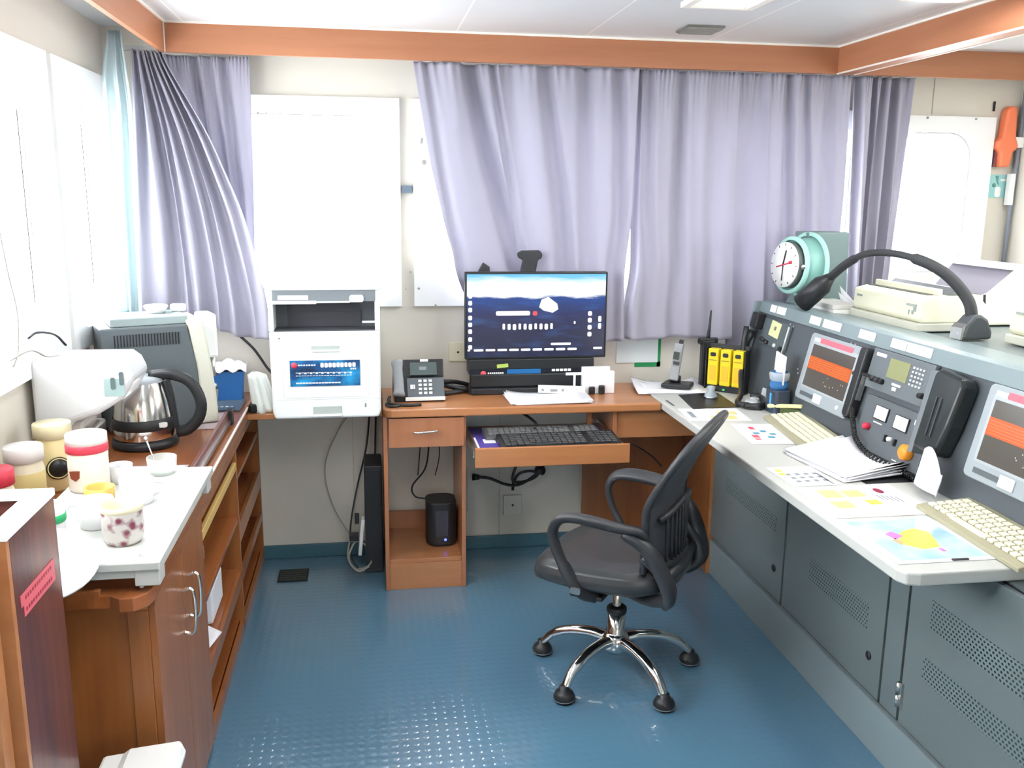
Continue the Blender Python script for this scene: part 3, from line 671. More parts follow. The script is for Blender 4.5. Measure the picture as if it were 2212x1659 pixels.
o = M(M_BLACK).tube([(.47, 4.10, .37), (.50, 4.09, .37)], [.018, .012], 12).box(.415, .432, 4.09, 4.11, .34, .395).tube([(.78, 4.10, .395), (.80, 4.07, .395)], .02, 12).done('power_plugs'); tag(o, 'black mains plugs in the wall sockets under the keyboard tray', 'plug')
def outlet(label, x, z, w, hh, m=None):
    t = empty('wall_outlet', label, 'outlet', (x, Y1, z))
    M(m or mat('outlet_cream', (.74, .70, .52), .4)).box(-w/2, w/2, -.012, 0, -hh/2, hh/2).done('cover', t, bevel=.003)
    M(M_BLACKM).lathe([(0, 0), (.005, 0), (.005, .002), (0, .002)], (0, -.012, 0), (0, -1, 0), 10).done('screw', t)
outlet('cream square wall outlet between desk phone and monitor', .403, .965, .085, .09)
outlet('pale wall socket plate low on the wall below the hanging cables', .665, .215, .09, .10, M_WALL)
outlet('narrow grey conduit box beside the desk pedestal under the tray', .432, .30, .03, .22, mat('conduit_grey', (.5, .5, .47), .5))
# wall papers
t = empty('wall_notice', 'white notice over a green-edged folder on the wall under the curtain hem', 'notice', (1.27, Y1, .94))
M(mat('notice_green', (.02, .30, .10), .5)).box(.085, .103, -.004, -.001, -.062, .08).box(-.023, .103, -.004, -.001, -.062, -.038).done('folder', t)
M(mat('notice_white', (.74, .80, .80), .5)).box(-.115, .088, -.008, -.005, -.04, .085).done('sheet', t)
o = M(mat('tape_slate', (.13, .17, .22), .5)).box(.156, .201, Y1-.032, Y1-.001, 1.678, 1.710).done('wall_tape'); tag(o, 'small blue-grey square tape stuck between the two bright back windows', 'tape')  # square of blue-grey tape
t = empty('window_catch', 'small grey window catch beside the wide curtain left edge', 'catch', (.245, Y1, 1.86))
M(mat('catch_grey', (.3, .29, .26), .4)).box(-.006, .004, -.05, -.03, .028, .052, rot=(0, .2, 0)).done('pin', t); M(MC['catch_grey']).lathe([(0, 0), (.011, .001), (.011, .006), (0, .008)], (.009, -.03, -.05), (0, -1, 0), 14).done('knob', t)

# floor drain
t = empty('floor_drain', 'square black floor grate near the back wall below the printer', 'drain', (-.355, 3.91, 0))
M(mat('grate_black', (.012, .018, .02), .5)).box(-.065, .065, -.065, .065, .0, .006).done('grate', t)
b = M(mat('grate_bar', (.05, .06, .05), .4))
for k in range(6): b.box(-.058, .058, -.055+k*.022, -.05+k*.022, .006, .009)
b.done('bars', t)

# ================================================ LEFT COUNTER
CT = .80
t = empty('storage_cabinet', 'brown wooden cabinet with two doors and open shelves along the left wall', 'cabinet', (-.75, 3.0, 0))
def C(mb, nm, **k): o = mb.done(nm, parent=None, **k); o.parent = t; o.location = Vector(o.location)-Vector((-.75, 3.0, 0)); return o
C(M(WD_C).box(-1.04, -.515, 2.05, 2.07, 0, .765), 'end_panel', bevel=.001)
C(M(WD_C).box(-1.04, -.515, 2.655, 2.675, 0, .765), 'divider', bevel=.001)
C(M(WD_C).box(-1.04, -.502, 3.40, 3.42, 0, .765), 'divider', bevel=.001)
C(M(WD_C).box(-1.04, -.502, 4.10, 4.12, 0, .765), 'divider', bevel=.001)
C(M(WD_C).box(-1.045, -1.03, 2.05, 4.12, 0, .765), 'back_panel')
C(M(WD_CY).box(-1.03, -.52, 2.675, 4.10, .03, .05), 'bottom_shelf')
C(M(WD_C).box(-.56, -.515, 2.044, 2.052, .0, .735), 'corner_post', bevel=.001)
for nm, (a, b_) in (('door', (2.052, 2.35)), ('door', (2.354, 2.655))):
    dd = C(M(WD_C).box(-.515, -.498, a, b_, .02, .76), nm, bevel=.0015)
    yh = 2.325 if a < 2.1 else 2.405
    zz = .0
    zt = .655 if a < 2.1 else .665
    hb = M(M_CHROME).tube(bez([(-.50, yh, zt), (-.478, yh, zt+.006), (-.468, yh, zt-.008), (-.466, yh, zt-.06), (-.470, yh, zt-.105), (-.480, yh, zt-.120), (-.50, yh, zt-.115)]), .005).done('door_handle')
    hb.parent = dd
for (a, b_, zs) in ((2.675, 3.40, (.47, .235)), (3.42, 4.10, (.62, .43, .22))):
    for z in zs:
        C(M(WD_CY).box(-1.03, -.505, a, b_, z-.018, z), 'shelf', bevel=.001)
C(M(WD_PALE).box(-.516, -.502, 2.675, 3.40, .655, .685), 'drawer_rail', bevel=.002)
C(M(WD_C).box(-.515, -.502, 2.675, 3.40, .725, .765), 'top_rail'); C(M(WD_C).box(-.515, -.502, 3.42, 4.10, .725, .765), 'top_rail')
C(M(WD_C).box(-.515, -.502, 2.675, 3.40, .20, .25), 'shelf_lip'); C(M(WD_CY).box(-1.03, -.515, 2.675, 3.40, .2355, .26), 'shelf_liner'); C(M(WD_C).box(-.515, -.502, 2.675, 4.10, 0, .05), 'kick_board')
C(M(WD_C).box(-.515, -.502, 3.42, 4.10, .36, .44), 'shelf_lip'); C(M(WD_C).box(-.515, -.502, 3.42, 4.10, .20, .24), 'shelf_lip')
# countertop with lip
ct = empty('countertop', 'wooden counter top with raised lip and painted highlight along the left wall', 'countertop', (-.75, 3.0, CT))
prof = [(-1.045, 2.0), (-.62, 2.0), (-.58, 1.995), (-.555, 1.975), (-.525, 1.975), (-.50, 2.0), (-.493, 2.03), (-.493, 4.12), (-1.045, 4.12)]
o = M(WD_CY).prism(prof, 'z', .766, CT).done('worktop', bevel=.003); o.parent = ct; o.location = -ct.location
lip = M(WD_CY).box(-.508, -.493, 2.035, 4.12, CT-.002, CT+.014).box(-1.04, -.60, 1.997, 2.010, CT-.002, CT+.012).done('front_lip', bevel=.003); lip.parent = ct; lip.location = -ct.location
le = M(mat('painted_highlight_edge', (.85, .80, .70), .25)).box(-.499, -.492, 2.04, 3.75, CT+.010, CT+.0155).done('lip_highlight'); le.parent = ct; le.location = -ct.location  # pale strip paints the highlight along the lip
# sliding rail
t2 = empty('rail_profile', 'brown raised rail profile with grey metal strip along the counter edge', 'rail', (-.54, 3.15, CT))
M(WD_DARK).box(-.008, .004, -.44, .36, 0, .055).done('board', t2, bevel=.001); M(M_STEEL).box(.004, .012, -.44, .36, .010, .022).done('metal_strip', t2)
M(M_BLACK).box(-.006, .018, .36, .40, .0, .06).done('stop_block', t2, bevel=.004)
# things on shelves
papers('folded_papers', 'crumpled white papers on the lower open shelf of the cabinet', (-.60, 2.80, .262), 1.4, .16, .12, 6, curl=.05, jit=.03, seed=5)
o = M(M_PAPER).box(-.565, -.53, 2.92, 3.14, .262, .40).done('plastic_bag', bevel=.02); tag(o, 'white plastic bag standing on the lower cabinet shelf', 'bag')
o = M(mat('grey_box_c', (.35, .36, .38), .5)).box(-.80, -.56, 2.70, 3.0, .4705, .52).done('document_box', bevel=.004); tag(o, 'flat grey box on the middle open shelf of the cabinet', 'box')
o = M(mat('navy_binder', (.03, .05, .10), .5)).box(-.9, -.56, 3.5, 3.95, .6205, .68).done('binder', bevel=.003); tag(o, 'dark blue binder lying on the upper far shelf of the cabinet', 'binder')
o = M(mat('dark_bag', (.02, .03, .05), .6)).box(-.9, -.57, 3.55, 3.95, .4305, .55).done('dark_case', bevel=.02); tag(o, 'dark blue case with a white tag on the middle far shelf', 'case')
o = M(M_PAPER).box(-.566, -.561, 3.56, 3.62, .455, .49).done('white_tag'); tag(o, 'small white crumpled tag in front of the dark case on the cabinet shelf', 'tag')

# --- white step table on the counter
t = empty('step_table', 'small white low table standing on the wooden counter under the cups', 'table', (-.64, 2.35, CT))
M(M_WP).box(-.19, .172, -.36, .37, .055, .075).box(-.18, .165, -.352, -.338, .035, .055).done('table_top', t, bevel=.003)
for (x, y) in ((.135, -.33), (.135, .31), (-.15, -.33), (-.15, .31)):
    M(M_WP).box(x-.02, x+.034, y-.024, y+.03, 0.0165, .058).box(x-.018, x-.008, y-.0, y+.025, 0.001, .018).done('leg', t, bevel=.003)
M(M_STEEL).lathe([(0, 0), (.006, 0), (.005, .002), (0, .003)], (.125, -.32, .075), (0, 0, 1), 12).done('screw', t)
TT = CT+.075
def jar(name, label, loc, r, hgt, body, lidm, lidh, rr=None, lr=None, extras=None, neck=.9):
    t = empty(name, label, 'jar', loc)
    M(body).lathe([(0, 0), (r*.92, 0), (r, .008), (r, hgt-.03), (r*neck, hgt-.012), (r*neck, hgt), (0, hgt)]).done('body', t)
    lr = lr or r*1.02
    M(lidm).lathe([(lr*.6, hgt-.004), (lr, hgt-.004), (lr, hgt+lidh*.7), (lr*.97, hgt+lidh*.75), (0, hgt+lidh*.75)]).done('lid', t)
    return t
MJ = mat('cream_jar_plastic', (.85, .80, .62), .35)
t = jar('creamer_jar', 'large cream jar with red banded white lid standing on the white table', (-.765, 2.545, TT), .052, .135, mat('pale_peach_jar', (.88, .78, .68), .35), M_WHITE, .03)
M(M_RED).lathe([(.0525, .108), (.0545, .109), (.0545, .130), (.0525, .131)]).done('red_band', t)
M(mat('brown_emblem', (.24, .05, .02), .4)).prism([(-.034, .065), (-.008, .065), (-.010, .045), (-.02, .036), (-.032, .045)], 'y', -.0525, -.050).done('emblem', t)
t = jar('creamer_jar', 'jar with white lid and gold body left of the red banded jar', (-.955, 2.62, CT), .05, .145, MJ, M_WHITE, .05)
M(M_GOLD).lathe([(.0502, .02), (.0507, .021), (.0507, .11), (.0502, .111)]).done('label_wrap', t)
t = jar('coffee_jar', 'tall gold lidded jar with round black emblem behind the other jars', (-.935, 2.80, CT), .052, .165, mat('gold_jar', (.80, .66, .34), .3), mat('gold_lid', (.85, .76, .50), .3), .05)
M(M_BLACK).lathe([(0, 0), (.034, 0), (.034, .002), (0, .002)], (.025, -.0475, .075), (.45, -.9, 0), 24).done('round_emblem', t)
M(M_GOLD).lathe([(.028, 0), (.031, 0), (.031, .0035), (.028, .0035), (.028, 0)], (.025, -.0475, .075), (.45, -.9, 0), 24).done('emblem_ring', t)
t = jar('creamer_jar', 'red lidded jar at the far left edge of the photo above the dark box', (-.985, 2.48, CT), .05, .12, MJ, M_RED, .05)
M(M_WHITE).lathe([(0, .157), (.045, .157), (.048, .154)]).done('lid_disc', t)
def mug(name, label, loc, r, hh, m, mi=None, cat='cup', flare=1.0, handle=None):
    t = empty(name, label, cat, loc)
    M(m).lathe([(0, 0), (r*.85, 0), (r*.92, .004), (r*flare, hh), (r*flare-.004, hh), (r*.85, .008), (0, .008)]).done('bowl', t)
    if handle is not None:
        a = handle; dx, dy = math.cos(a), math.sin(a)
        M(m).tube(bez([(dx*r*.9, dy*r*.9, hh*.8), (dx*(r+.02), dy*(r+.02), hh*.75), (dx*(r+.024), dy*(r+.024), hh*.45), (dx*r*.9, dy*r*.9, hh*.25)]), .004).done('handle', t)
    return t
def floral():
    m = bpy.data.materials.new('floral_print_ceramic'); m.use_nodes = True; nt = m.node_tree; b = nt.nodes['Principled BSDF']
    N = nt.nodes.new; L = nt.links.new; b.inputs['Roughness'].default_value = .25
    tc = N('ShaderNodeTexCoord'); v = N('ShaderNodeTexVoronoi'); v.inputs['Scale'].default_value = 38; L(tc.outputs['Object'], v.inputs['Vector'])
    n = N('ShaderNodeTexNoise'); n.inputs['Scale'].default_value = 55; L(tc.outputs['Object'], n.inputs['Vector'])
    ml = N('ShaderNodeMath'); ml.operation = 'MULTIPLY'; L(v.outputs['Distance'], ml.inputs[0]); L(n.outputs['Fac'], ml.inputs[1])
    cr = N('ShaderNodeValToRGB'); e = cr.color_ramp.elements; e[0].position = .10; e[0].color = (.22, .05, .08, 1); e[1].position = .27; e[1].color = (.60, .57, .53, 1)
    L(ml.outputs[0], cr.inputs[0]); L(cr.outputs[0], b.inputs['Base Color']); return m
FLOR = floral()
t = empty('floral_cup', 'cream cup with maroon floral print on the near corner of the white table', 'cup', (-.575, 2.125, TT))
M(FLOR).lathe([(0, .004), (.036, .004), (.037, .0), (.042, .008), (.046, .018), (.047, .085)]).done('printed_wall', t)
M(M_CERAM).lathe([(.047, .080), (.049, .084), (.049, .094), (.045, .094), (.041, .02), (0, .014)]).done('inner_bowl', t)
M(mat('rust_foot', (.45, .12, .07), .5)).lathe([(0, 0), (.033, 0), (.036, .006), (.033, .008)]).done('foot_ring', t)
mug('glass_cup', 'clear glass cup holding a spoon at the far end of the white table', (-.60, 2.665, TT), .042, .05, M_CLEAR)
o = M(M_CHROME).tube([(-.615, 2.67, TT+.015), (-.648, 2.70, TT+.095)], .002, 8).lathe([(0, 0), (.006, .001), (.007, .005), (0, .010)], (-.648, 2.70, TT+.093)).done('spoon'); tag(o, 'thin metal spoon standing in the glass cup', 'spoon')
mug('white_cup', 'white cup just behind the floral cup on the table', (-.665, 2.24, TT), .042, .07, M_WCER, handle=PI)
mug('white_cup', 'white cup right of the yellow topped cup, table middle', (-.61, 2.41, TT), .043, .065, M_WCER, handle=.2)
mug('white_cup', 'small white cup at the foot of the red banded jar', (-.70, 2.60, TT), .035, .05, M_WCER)
t = mug('yellow_cup', 'white tub with yellow contents between jar and floral cup', (-.70, 2.40, TT), .038, .05, mat('yellow_tub', (.70, .50, .12), .4))
t = mug('white_tumbler', 'white tumbler with a green band beside the dark box', (-.735, 2.12, TT), .038, .10, M_WCER)
M(mat('green_band', (.02, .42, .15), .4)).lathe([(.0372, .060), (.0388, .061), (.0392, .078), (.0376, .079)]).done('green_band', t)
t = empty('white_plate', 'white round plate leaning between the dark box and the white table', 'plate', (-.655, 1.955, CT+.004)); 
t.rotation_euler = (.30, .12, 0); t.location = (-.715, 1.965, TT+.006)
M(M_WCER).lathe([(0, -.012), (.07, -.012), (.125, .010), (.127, .016), (.122, .018), (.07, -.002), (0, -.002)], n=40).done('dish', t)
o = M(M_PAPER).grid(lambda u, v: Vector((-.83+.24*u, 2.79+.20*v, CT+.002+.012*(1-u)*math.sin(v*3))), 8, 8).done('napkin_sheet', solid=.001); tag(o, 'white paper sheet spread on the counter in front of the kettle', 'paper')
o = M(M_BLACK).box(-.735, -.675, 2.895, 2.899, CT+.014, CT+.018, rot=(0, 0, .35)).done('pen'); tag(o, 'short dark pen lying on the white paper near the kettle', 'pen')
o = M(mat('mauve_mat', (.50, .40, .42), .4)).box(-.77, -.556, 3.46, 3.72, CT+.0005, CT+.003).done('placemat'); tag(o, 'mauve placemat on the counter right of the kettle', 'placemat')
t = empty('booklet', 'dark booklet with white lettering at the foot of the grey vented machine', 'booklet', (-.60, 3.835, CT+.0005))
M(mat('booklet_dark', (.10, .13, .16), .3)).box(-.08, .075, -.10, .105, 0, .008).done('cover', t, bevel=.001)
b = M(M_PAPER)
for k in range(5): b.box(-.05+k*.02, -.038+k*.02, -.045, -.035+.004*(k % 2), .008, .0088)
b.done('lettering', t)

# --- kettle
t = empty('electric_kettle', 'steel electric kettle with black handle on the counter', 'kettle', (-.785, 3.27, CT+.0005), -.1)
M(M_BLACK).lathe([(0, 0), (.108, 0), (.112, .008), (.108, .03), (0, .03)]).done('base', t)
M(mat('kettle_steel', (.78, .76, .72), .13, metal=1)).lathe([(.102, .034), (.104, .05), (.102, .10), (.094, .16), (.080, .215), (.074, .232)], n=40).done('steel_body', t)
M(M_BLACK).lathe([(.1045, .068), (.1065, .07), (.1055, .105), (.1035, .106)], n=40).done('black_band', t)
M(M_WHITE).prism(rrect(.028, .016, .004, 3, .085, .088), 'y', -.075, -.062).done('level_mark', t)
M(mat('kettle_lid', (.35, .38, .40), .3)).lathe([(.076, .228), (.074, .238), (.05, .246), (0, .250)], n=32).done('lid', t)
b = M(M_BLACK).tube(bez([(.03, 0, .246), (.10, 0, .252), (.165, 0, .225), (.198, 0, .16), (.190, 0, .10), (.15, 0, .055), (.112, 0, .045)]), .016, 12, flat=1.25); b.tube(bez([(.085, 0, .235), (.098, 0, .16), (.106, 0, .06)]), .014, 10)
b.done('handle', t)
M(MC['kettle_steel']).prism([(-.07, .205), (-.115, .235), (-.105, .24), (-.07, .235)], 'y', -.02, .02).done('spout', t, bevel=.003)
# --- coffee maker (white)
t = empty('coffee_maker', 'bulky white coffee maker with overhanging spout in front of the kettle', 'coffee maker', (-.93, 3.03, CT))
M(M_WCER).prism([(-.10, .005), (-.02, .005), (.00, .16), (.09, .19), (.165, .235), (.205, .30), (.185, .345), (.16, .365), (-.10, .365)], 'y', -.10, .12).done('housing', t, bevel=.022, seg=4)
M(mat('tank_beige', (.58, .55, .50), .4)).box(-.02, .03, -.06, .10, .005, .16).done('filter_column', t, bevel=.006)
M(M_STEEL).box(-.005, .065, -.05, .08, .01, .14).done('carafe_side', t, bevel=.01)
sp_ = M(mat('pale_teal_badge', (.32, .44, .43), .4)).box(.115, .175, -.1015, -.099, .250, .305).done('badge', t)
b = M(mat('dark_slots', (.10, .14, .15), .4)).prism(rrect(.013, .042, .005, 3, .168, .305), 'y', -.104, -.100).prism(rrect(.013, .038, .005, 3, .142, .29), 'y', -.104, -.100); b.done('spout_slots', t)
cable('black cord arching from the white coffee maker to the window wall', [(-1.0, 3.20, 1.17), (-1.0, 3.1, 1.22), (-1.01, 2.98, 1.245), (-1.01, 2.9, 1.24)], .004, CB)
cable('thin grey cable hanging down beside the left windows', [(-1.012, 2.75, 1.62), (-1.0, 2.76, 1.45), (-1.0, 2.8, 1.33), (-1.005, 2.79, 1.22), (-1.01, 2.76, 1.18)], .004, CG)
cable('grey cord lying over the top of the white coffee maker', [(-1.01, 2.74, 1.20), (-.99, 2.85, 1.21), (-.97, 2.92, 1.18), (-.955, 2.98, 1.172)], .003, CG)

# --- vented machine
t = empty('vented_machine', 'large machine with dark vented side and cream front beside the left window', 'machine', (-.80, 3.60, CT+.006), .38)
M(mat('dark_vent_side', (.11, .13, .14), .4)).prism([(-.20, .0), (.115, .0), (.125, .10), (.118, .22), (.09, .385), (-.21, .385)], 'y', -.13, .12).done('side_housing', t, bevel=.006)
b = M(M_BLACK)
for k in range(22): b.box(-.165+k*.0105, -.1605+k*.0105, -.1325, -.130, .315, .36)
b.done('vent_slots', t)
M(mat('machine_cream', (.66, .65, .55), .4)).prism([(.115, .0), (.19, .0), (.185, .12), (.165, .30), (.15, .40), (.09, .40), (.118, .22), (.125, .10)], 'y', -.125, .12).done('front', t, bevel=.008)
M(M_WHITE).box(.155, .215, -.06, .06, .24, .41).done('dispenser_head', t, bevel=.01)
M(mat('machine_top', (.30, .36, .36), .4)).box(-.17, .10, -.10, .10, .385, .415).done('top_tray', t, bevel=.004)
M(M_STEEL).tube([(.20, -.02, .24), (.20, -.02, .19), (.205, -.02, .16)], [.012, .008, .007], 10).done('spout', t)
b = M(M_WHITE).lathe([(0, 0), (.03, 0), (.045, .025), (.04, .03), (0, .02)], (0, 0, 0)); o = b.done('white_saucer'); place(o, (-.80, 3.63, 1.222)); tag(o, 'small white dish on top of the grey vented machine', 'dish')
o = M(M_WHITE).box(-.755, -.70, 3.66, 3.69, 1.222, 1.25).done('white_packet', bevel=.006); tag(o, 'small white packet on top of the grey vented machine', 'packet')
# --- blue box, bag, steel thermos
t = empty('blue_box', 'blue plastic box lined with a white bag at the back end of the counter', 'box', (-.60, 4.0, CT), .1)
M(M_BLUE).prism([(-.055, 0), (.055, 0), (.065, .13), (-.065, .13)], 'y', -.08, .08).done('box_body', t, bevel=.006)
M(M_PAPER).grid(lambda u, v: Vector((-.075+.15*u, -.09+.18*v, .135+.03*math.sin(u*3.1)*math.sin(v*3.1)+.008*math.sin(u*17+v*9))), 14, 14).done('bag_lining', t, solid=.003)
t = empty('steel_cup', 'small glass and steel cup in front of the blue box', 'cup', (-.655, 3.93, CT))
M(M_CLEAR).lathe([(0, 0), (.022, 0), (.026, .06), (.024, .06), (.02, .004), (0, .004)]).done('glass', t); M(M_STEEL).lathe([(.012, .06), (.026, .062), (.02, .085), (0, .09)]).done('cap', t)
def bagf(u, v):
    a = 2*PI*u; r = (.045+.012*math.sin(a*3+1)+.008*math.sin(a*7))*(1-.35*v)*(1 if v < .97 else .3)
    return Vector((math.cos(a)*r-.03*v, math.sin(a)*r, .165*v))
o = M(mat('bag_white', (.85, .88, .84), .35)).grid(bagf, 32, 12).done('plastic_bag', solid=.0015); place(o, (-.435, 3.78, CT-.009)); tag(o, 'crumpled white plastic bag squeezed beside the left of the printer', 'bag')
o = M(M_BLACK).box(-.49, -.43, 3.735, 3.83, CT-.009, CT+.03).done('dark_block', bevel=.008); o.location.z += 0; o.location.y -= 0; place(o, (0, -.0, 0)); tag(o, 'dark block on the shelf corner beside the printer', 'block')
o.location = (.0, .0, .0)

# --- near dark box
t = empty('wooden_bin', 'dark red wooden box with white rim and pink tape at the lower left', 'box', (-.84, 1.73, 0))
M(WD_DARK).box(.195, .215, -.12, .115, 0, 1.085).box(-.19, .195, .095, .115, 0, 1.085).done('side_panels', t, bevel=.001)
M(WD_D).box(-.19, .215, -.135, -.12, 0, 1.085).done('front_panel', t, bevel=.001)
M(M_WHITE).box(.175, .218, -.137, .118, 1.085, 1.10).box(-.19, .175, .085, .118, 1.085, 1.10).done('rim', t, bevel=.002)
M(mat('bin_inside', (.05, .04, .055), .6)).box(-.19, .19, -.11, .09, 1.0, 1.02).done('inner_tray', t)
b = M(M_PINK).prism([(-.10, .985), (.085, .95), (.085, .965), (-.10, 1.0)], 'x', .2155, .2165)
b = M(M_PINK)
for off, sh in ((0, 0), (-.022, .012)):
    b.prism([(-.10+sh, .945+off), (.078, .945+off), (.078, .967+off), (-.10+sh, .967+off)], 'x', .2155, .2168)
b.done('pink_tape', t)
b = M(mat('tape_ink', (.35, .03, .06), .5))
for k in range(12): b.box(.2168, .2172, -.08+k*.012, -.073+k*.012, .953, .960).box(.2168, .2172, -.08+k*.012, -.073+k*.012, .931, .938)
b.done('tape_lettering', t)
t = empty('white_post', 'rounded white post top at the far left edge beside the dark box', 'post', (-.668, 1.56, 0))
M(WD_D).box(-.03, .025, -.02, .02, 0, 1.085).done('post', t); M(M_WHITE).prism(rrect(.05, .03, .01, 4), 'z', 1.085, 1.105).done('cap', t, bevel=.004)
# pedal bin
t = empty('trash_bin', 'white trash bin with sloping lid at the bottom left beside the cabinet door', 'bin', (-.525, 1.84, 0))
M(M_WP).prism([(-.075, -.09), (.085, -.09), (.085, .09), (-.075, .09)], 'z', 0, .425).done('body', t, bevel=.012)
M(M_WHITE).prism([(-.08, .425), (.095, .425), (.098, .445), (.088, .470), (-.02, .46), (-.035, .45), (-.08, .445)], 'y', -.098, .098).done('lid', t, bevel=.008)

# ================================================ CHAIR
t = empty('office_chair', 'black office chair with mesh back, loop armrests and chrome five-star base', 'chair', (.85, 2.915, 0), math.radians(145))
CH = t
for k in range(5):
    a = math.radians(146+72*k-145); dx, dy = math.cos(a), math.sin(a)
    leg = M(M_CHROME).tube(bez([(dx*.03, dy*.03, .125), (dx*.09, dy*.09, .132), (dx*.17, dy*.17, .122), (dx*.24, dy*.24, .092), (dx*.282, dy*.282, .046)], 24), [.022]*6+[.021]*6+[.020]*6+[.0175]*6+[.016]*1, 14, flat=.85).done('base_leg', t)
    cs = M(M_BLACK).lathe([(0, .002), (.028, .002), (.036, .008), (.037, .022), (.030, .036), (.018, .044), (.017, .056), (0, .058)], (dx*.284, dy*.284, 0), n=24).done('caster', leg)
    M(mat('caster_band', (.25, .26, .27), .25)).lathe([(.0365, .010), (.0375, .0115), (.0365, .013)], (dx*.284, dy*.284, 0), n=24).done('caster_band', leg)
M(M_CHROME).lathe([(0, .075), (.03, .075), (.047, .10), (.048, .142), (.036, .148), (.031, .155), (.031, .232), (0, .232)], n=32).lathe([(.015, .232), (.015, .36), (0, .36)]).done('gas_column', t)
M(M_BLACK).lathe([(.033, .226), (.036, .232), (.036, .246), (.030, .252), (.016, .254)]).done('column_collar', t)
M(M_BLACK).box(-.10, .08, -.08, .08, .350, .385).box(-.02, .10, -.21, .21, .352, .370).done('seat_mechanism', t, bevel=.008)
def seat(u, v):
    a = 2*PI*u; n = 3.2
    cx, sy = math.cos(a), math.sin(a)
    rx = .258*math.copysign(abs(cx)**(2/n), cx); ry = .253*math.copysign(abs(sy)**(2/n), sy)
    prof = [(0, .380), (.72, .380), (.90, .385), (.985, .400), (1.0, .422), (.97, .448), (.88, .466), (.6, .474), (.3, .470), (0, .468)]
    t_ = v*(len(prof)-1); i = min(int(t_), len(prof)-2); f = t_-i
    s = prof[i][0]*(1-f)+prof[i+1][0]*f; z = prof[i][1]*(1-f)+prof[i+1][1]*f
    x = rx*s+.015; y = ry*s*(1-.10*(x < 0)*min(1, -x/.2 if x < 0 else 0))
    z += -.022*max(0, (x-.12)/.14)**2 + .010*max(0, (abs(y)-.15)/.1) + .020*max(0, (-x-.12)/.12)
    return Vector((x, y, z))
M(M_LEATH).grid(seat, 72, 36).done('seat', t)
def backp(u, v, off=0):
    z = .475+.50*v
    hw = (.185+.040*math.sin(min(1, v*1.2)*PI*.62))*(1 if v < .78 else math.sqrt(max(0, 1-((v-.78)/.222)**2.3)))
    y = hw*(2*u-1)
    e = -.148-.03*v-.30*max(0, v-.45)**1.22
    x = e-.055*(1-(2*u-1)**2)*(1-.75*v)
    return Vector((x+off, y, z))
M(M_MESH).grid(lambda u, v: backp(u, v*.998), 28, 40).done('mesh_back', t, solid=.006)
rim = [backp(0, v/60*.998) for v in range(61)]+[backp(1, (1-v/60)*.998) for v in range(61)]
rim2 = [rim[0]]
for p in rim[1:]:
    if (p-rim2[-1]).length > .006: rim2.append(p)
M(M_CHAIR).tube(rim2, .017, 12, flat=.8).done('back_frame', t)
ll = [backp(.015, .08+.72*v/20, .014) for v in range(21)]
M(mat('piping_grey', (.12, .13, .14), .4)).tube(ll, .0035, 6).done('edge_piping', t)
b = M(M_CHAIR)
for k in range(9):
    u = .20+.60*k/8; b.tube([backp(u, v, -.020) for v in (.04, .14, .26, .40)], .005, 6)
b.tube([backp(.10+.80*k/8, .42-.05*abs(k-4)/4, -.020) for k in range(9)], .011, 8); b.tube([backp(.06+.88*k/8, .02, -.016) for k in range(9)], .016, 8)
b.done('lumbar_slats', t)
b = M(M_CHAIR)
for sgn in (-1, 1):
    b.tube(bez([(-.15, .20*sgn, .54), (-.225, .185*sgn, .47), (-.235, .17*sgn, .40), (-.16, .14*sgn, .365), (-.06, .09*sgn, .36)], 20), .022, 10)
b.tube([(-.215, -.18, .46), (-.225, .0, .45), (-.215, .18, .46)], .020, 8)
b.done('back_bracket', t)
for sgn in (-1, 1):
    y = .262*sgn
    pts = bez([(-.165, y*.82, .585), (-.15, y*.93, .632), (-.10, y, .642), (-.02, y*1.02, .652), (.06, y*1.02, .655), (.115, y*1.02, .640), (.140, y*1.01, .595), (.125, y, .53), (.085, y*.99, .455), (.045, y*.93, .395), (.01, y*.74, .365)], 90)
    n = len(pts); rs = []
    for i in range(n):
        f = i/n; rs.append(.020+.010*math.exp(-((f-.32)/.18)**2)+(.004 if f > .75 else 0))
    M(M_CHAIR).tube(pts, rs, 14, flat=.62).done('armrest', t)
    lw = bez([(-.10, y, .628), (-.17, y*.92, .585), (-.215, y*.84, .51), (-.245, y*.78, .42), (-.225, y*.70, .375)], 24)
    n = len(lw); M(M_CHAIR).tube(lw, [.018+.016*math.sin(PI*min(1, i/n*1.1)) for i in range(n)], 12, flat=.8).done('armrest_brace', t)
    M(M_STEEL).prism(rrect(.035, .022, .006, 4, .052, .407), 'y', y*.985+.012*sgn, y*.985+.019*sgn).done('bolt_cover', t)

# ================================================ CONSOLE
WT = .81
t = empty('control_console', 'long grey steel radio console along the right with doors and a slate instrument panel', 'console', (1.9, 2.6, 0))
CO = Vector((1.9, 2.6, 0)); CE = t
def K(mb, nm, parent=None, **k):
    o = mb.done(nm, **k)
    if parent: o.parent = parent
    else: o.parent = CE; o.location = -CO
    return o
YE = 3.92; YS = 0.9
K(M(M_GREY).box(1.52, 2.50, YS, YE-.20, .165, .770), 'lower_body')
K(M(M_PLINTH).prism([(1.525, 0), (1.505, .0), (1.500, .165), (1.525, .165)], 'y', YS, YE-.20).box(1.525, 2.50, YS, YE-.20, 0, .165), 'plinth', bevel=.002)
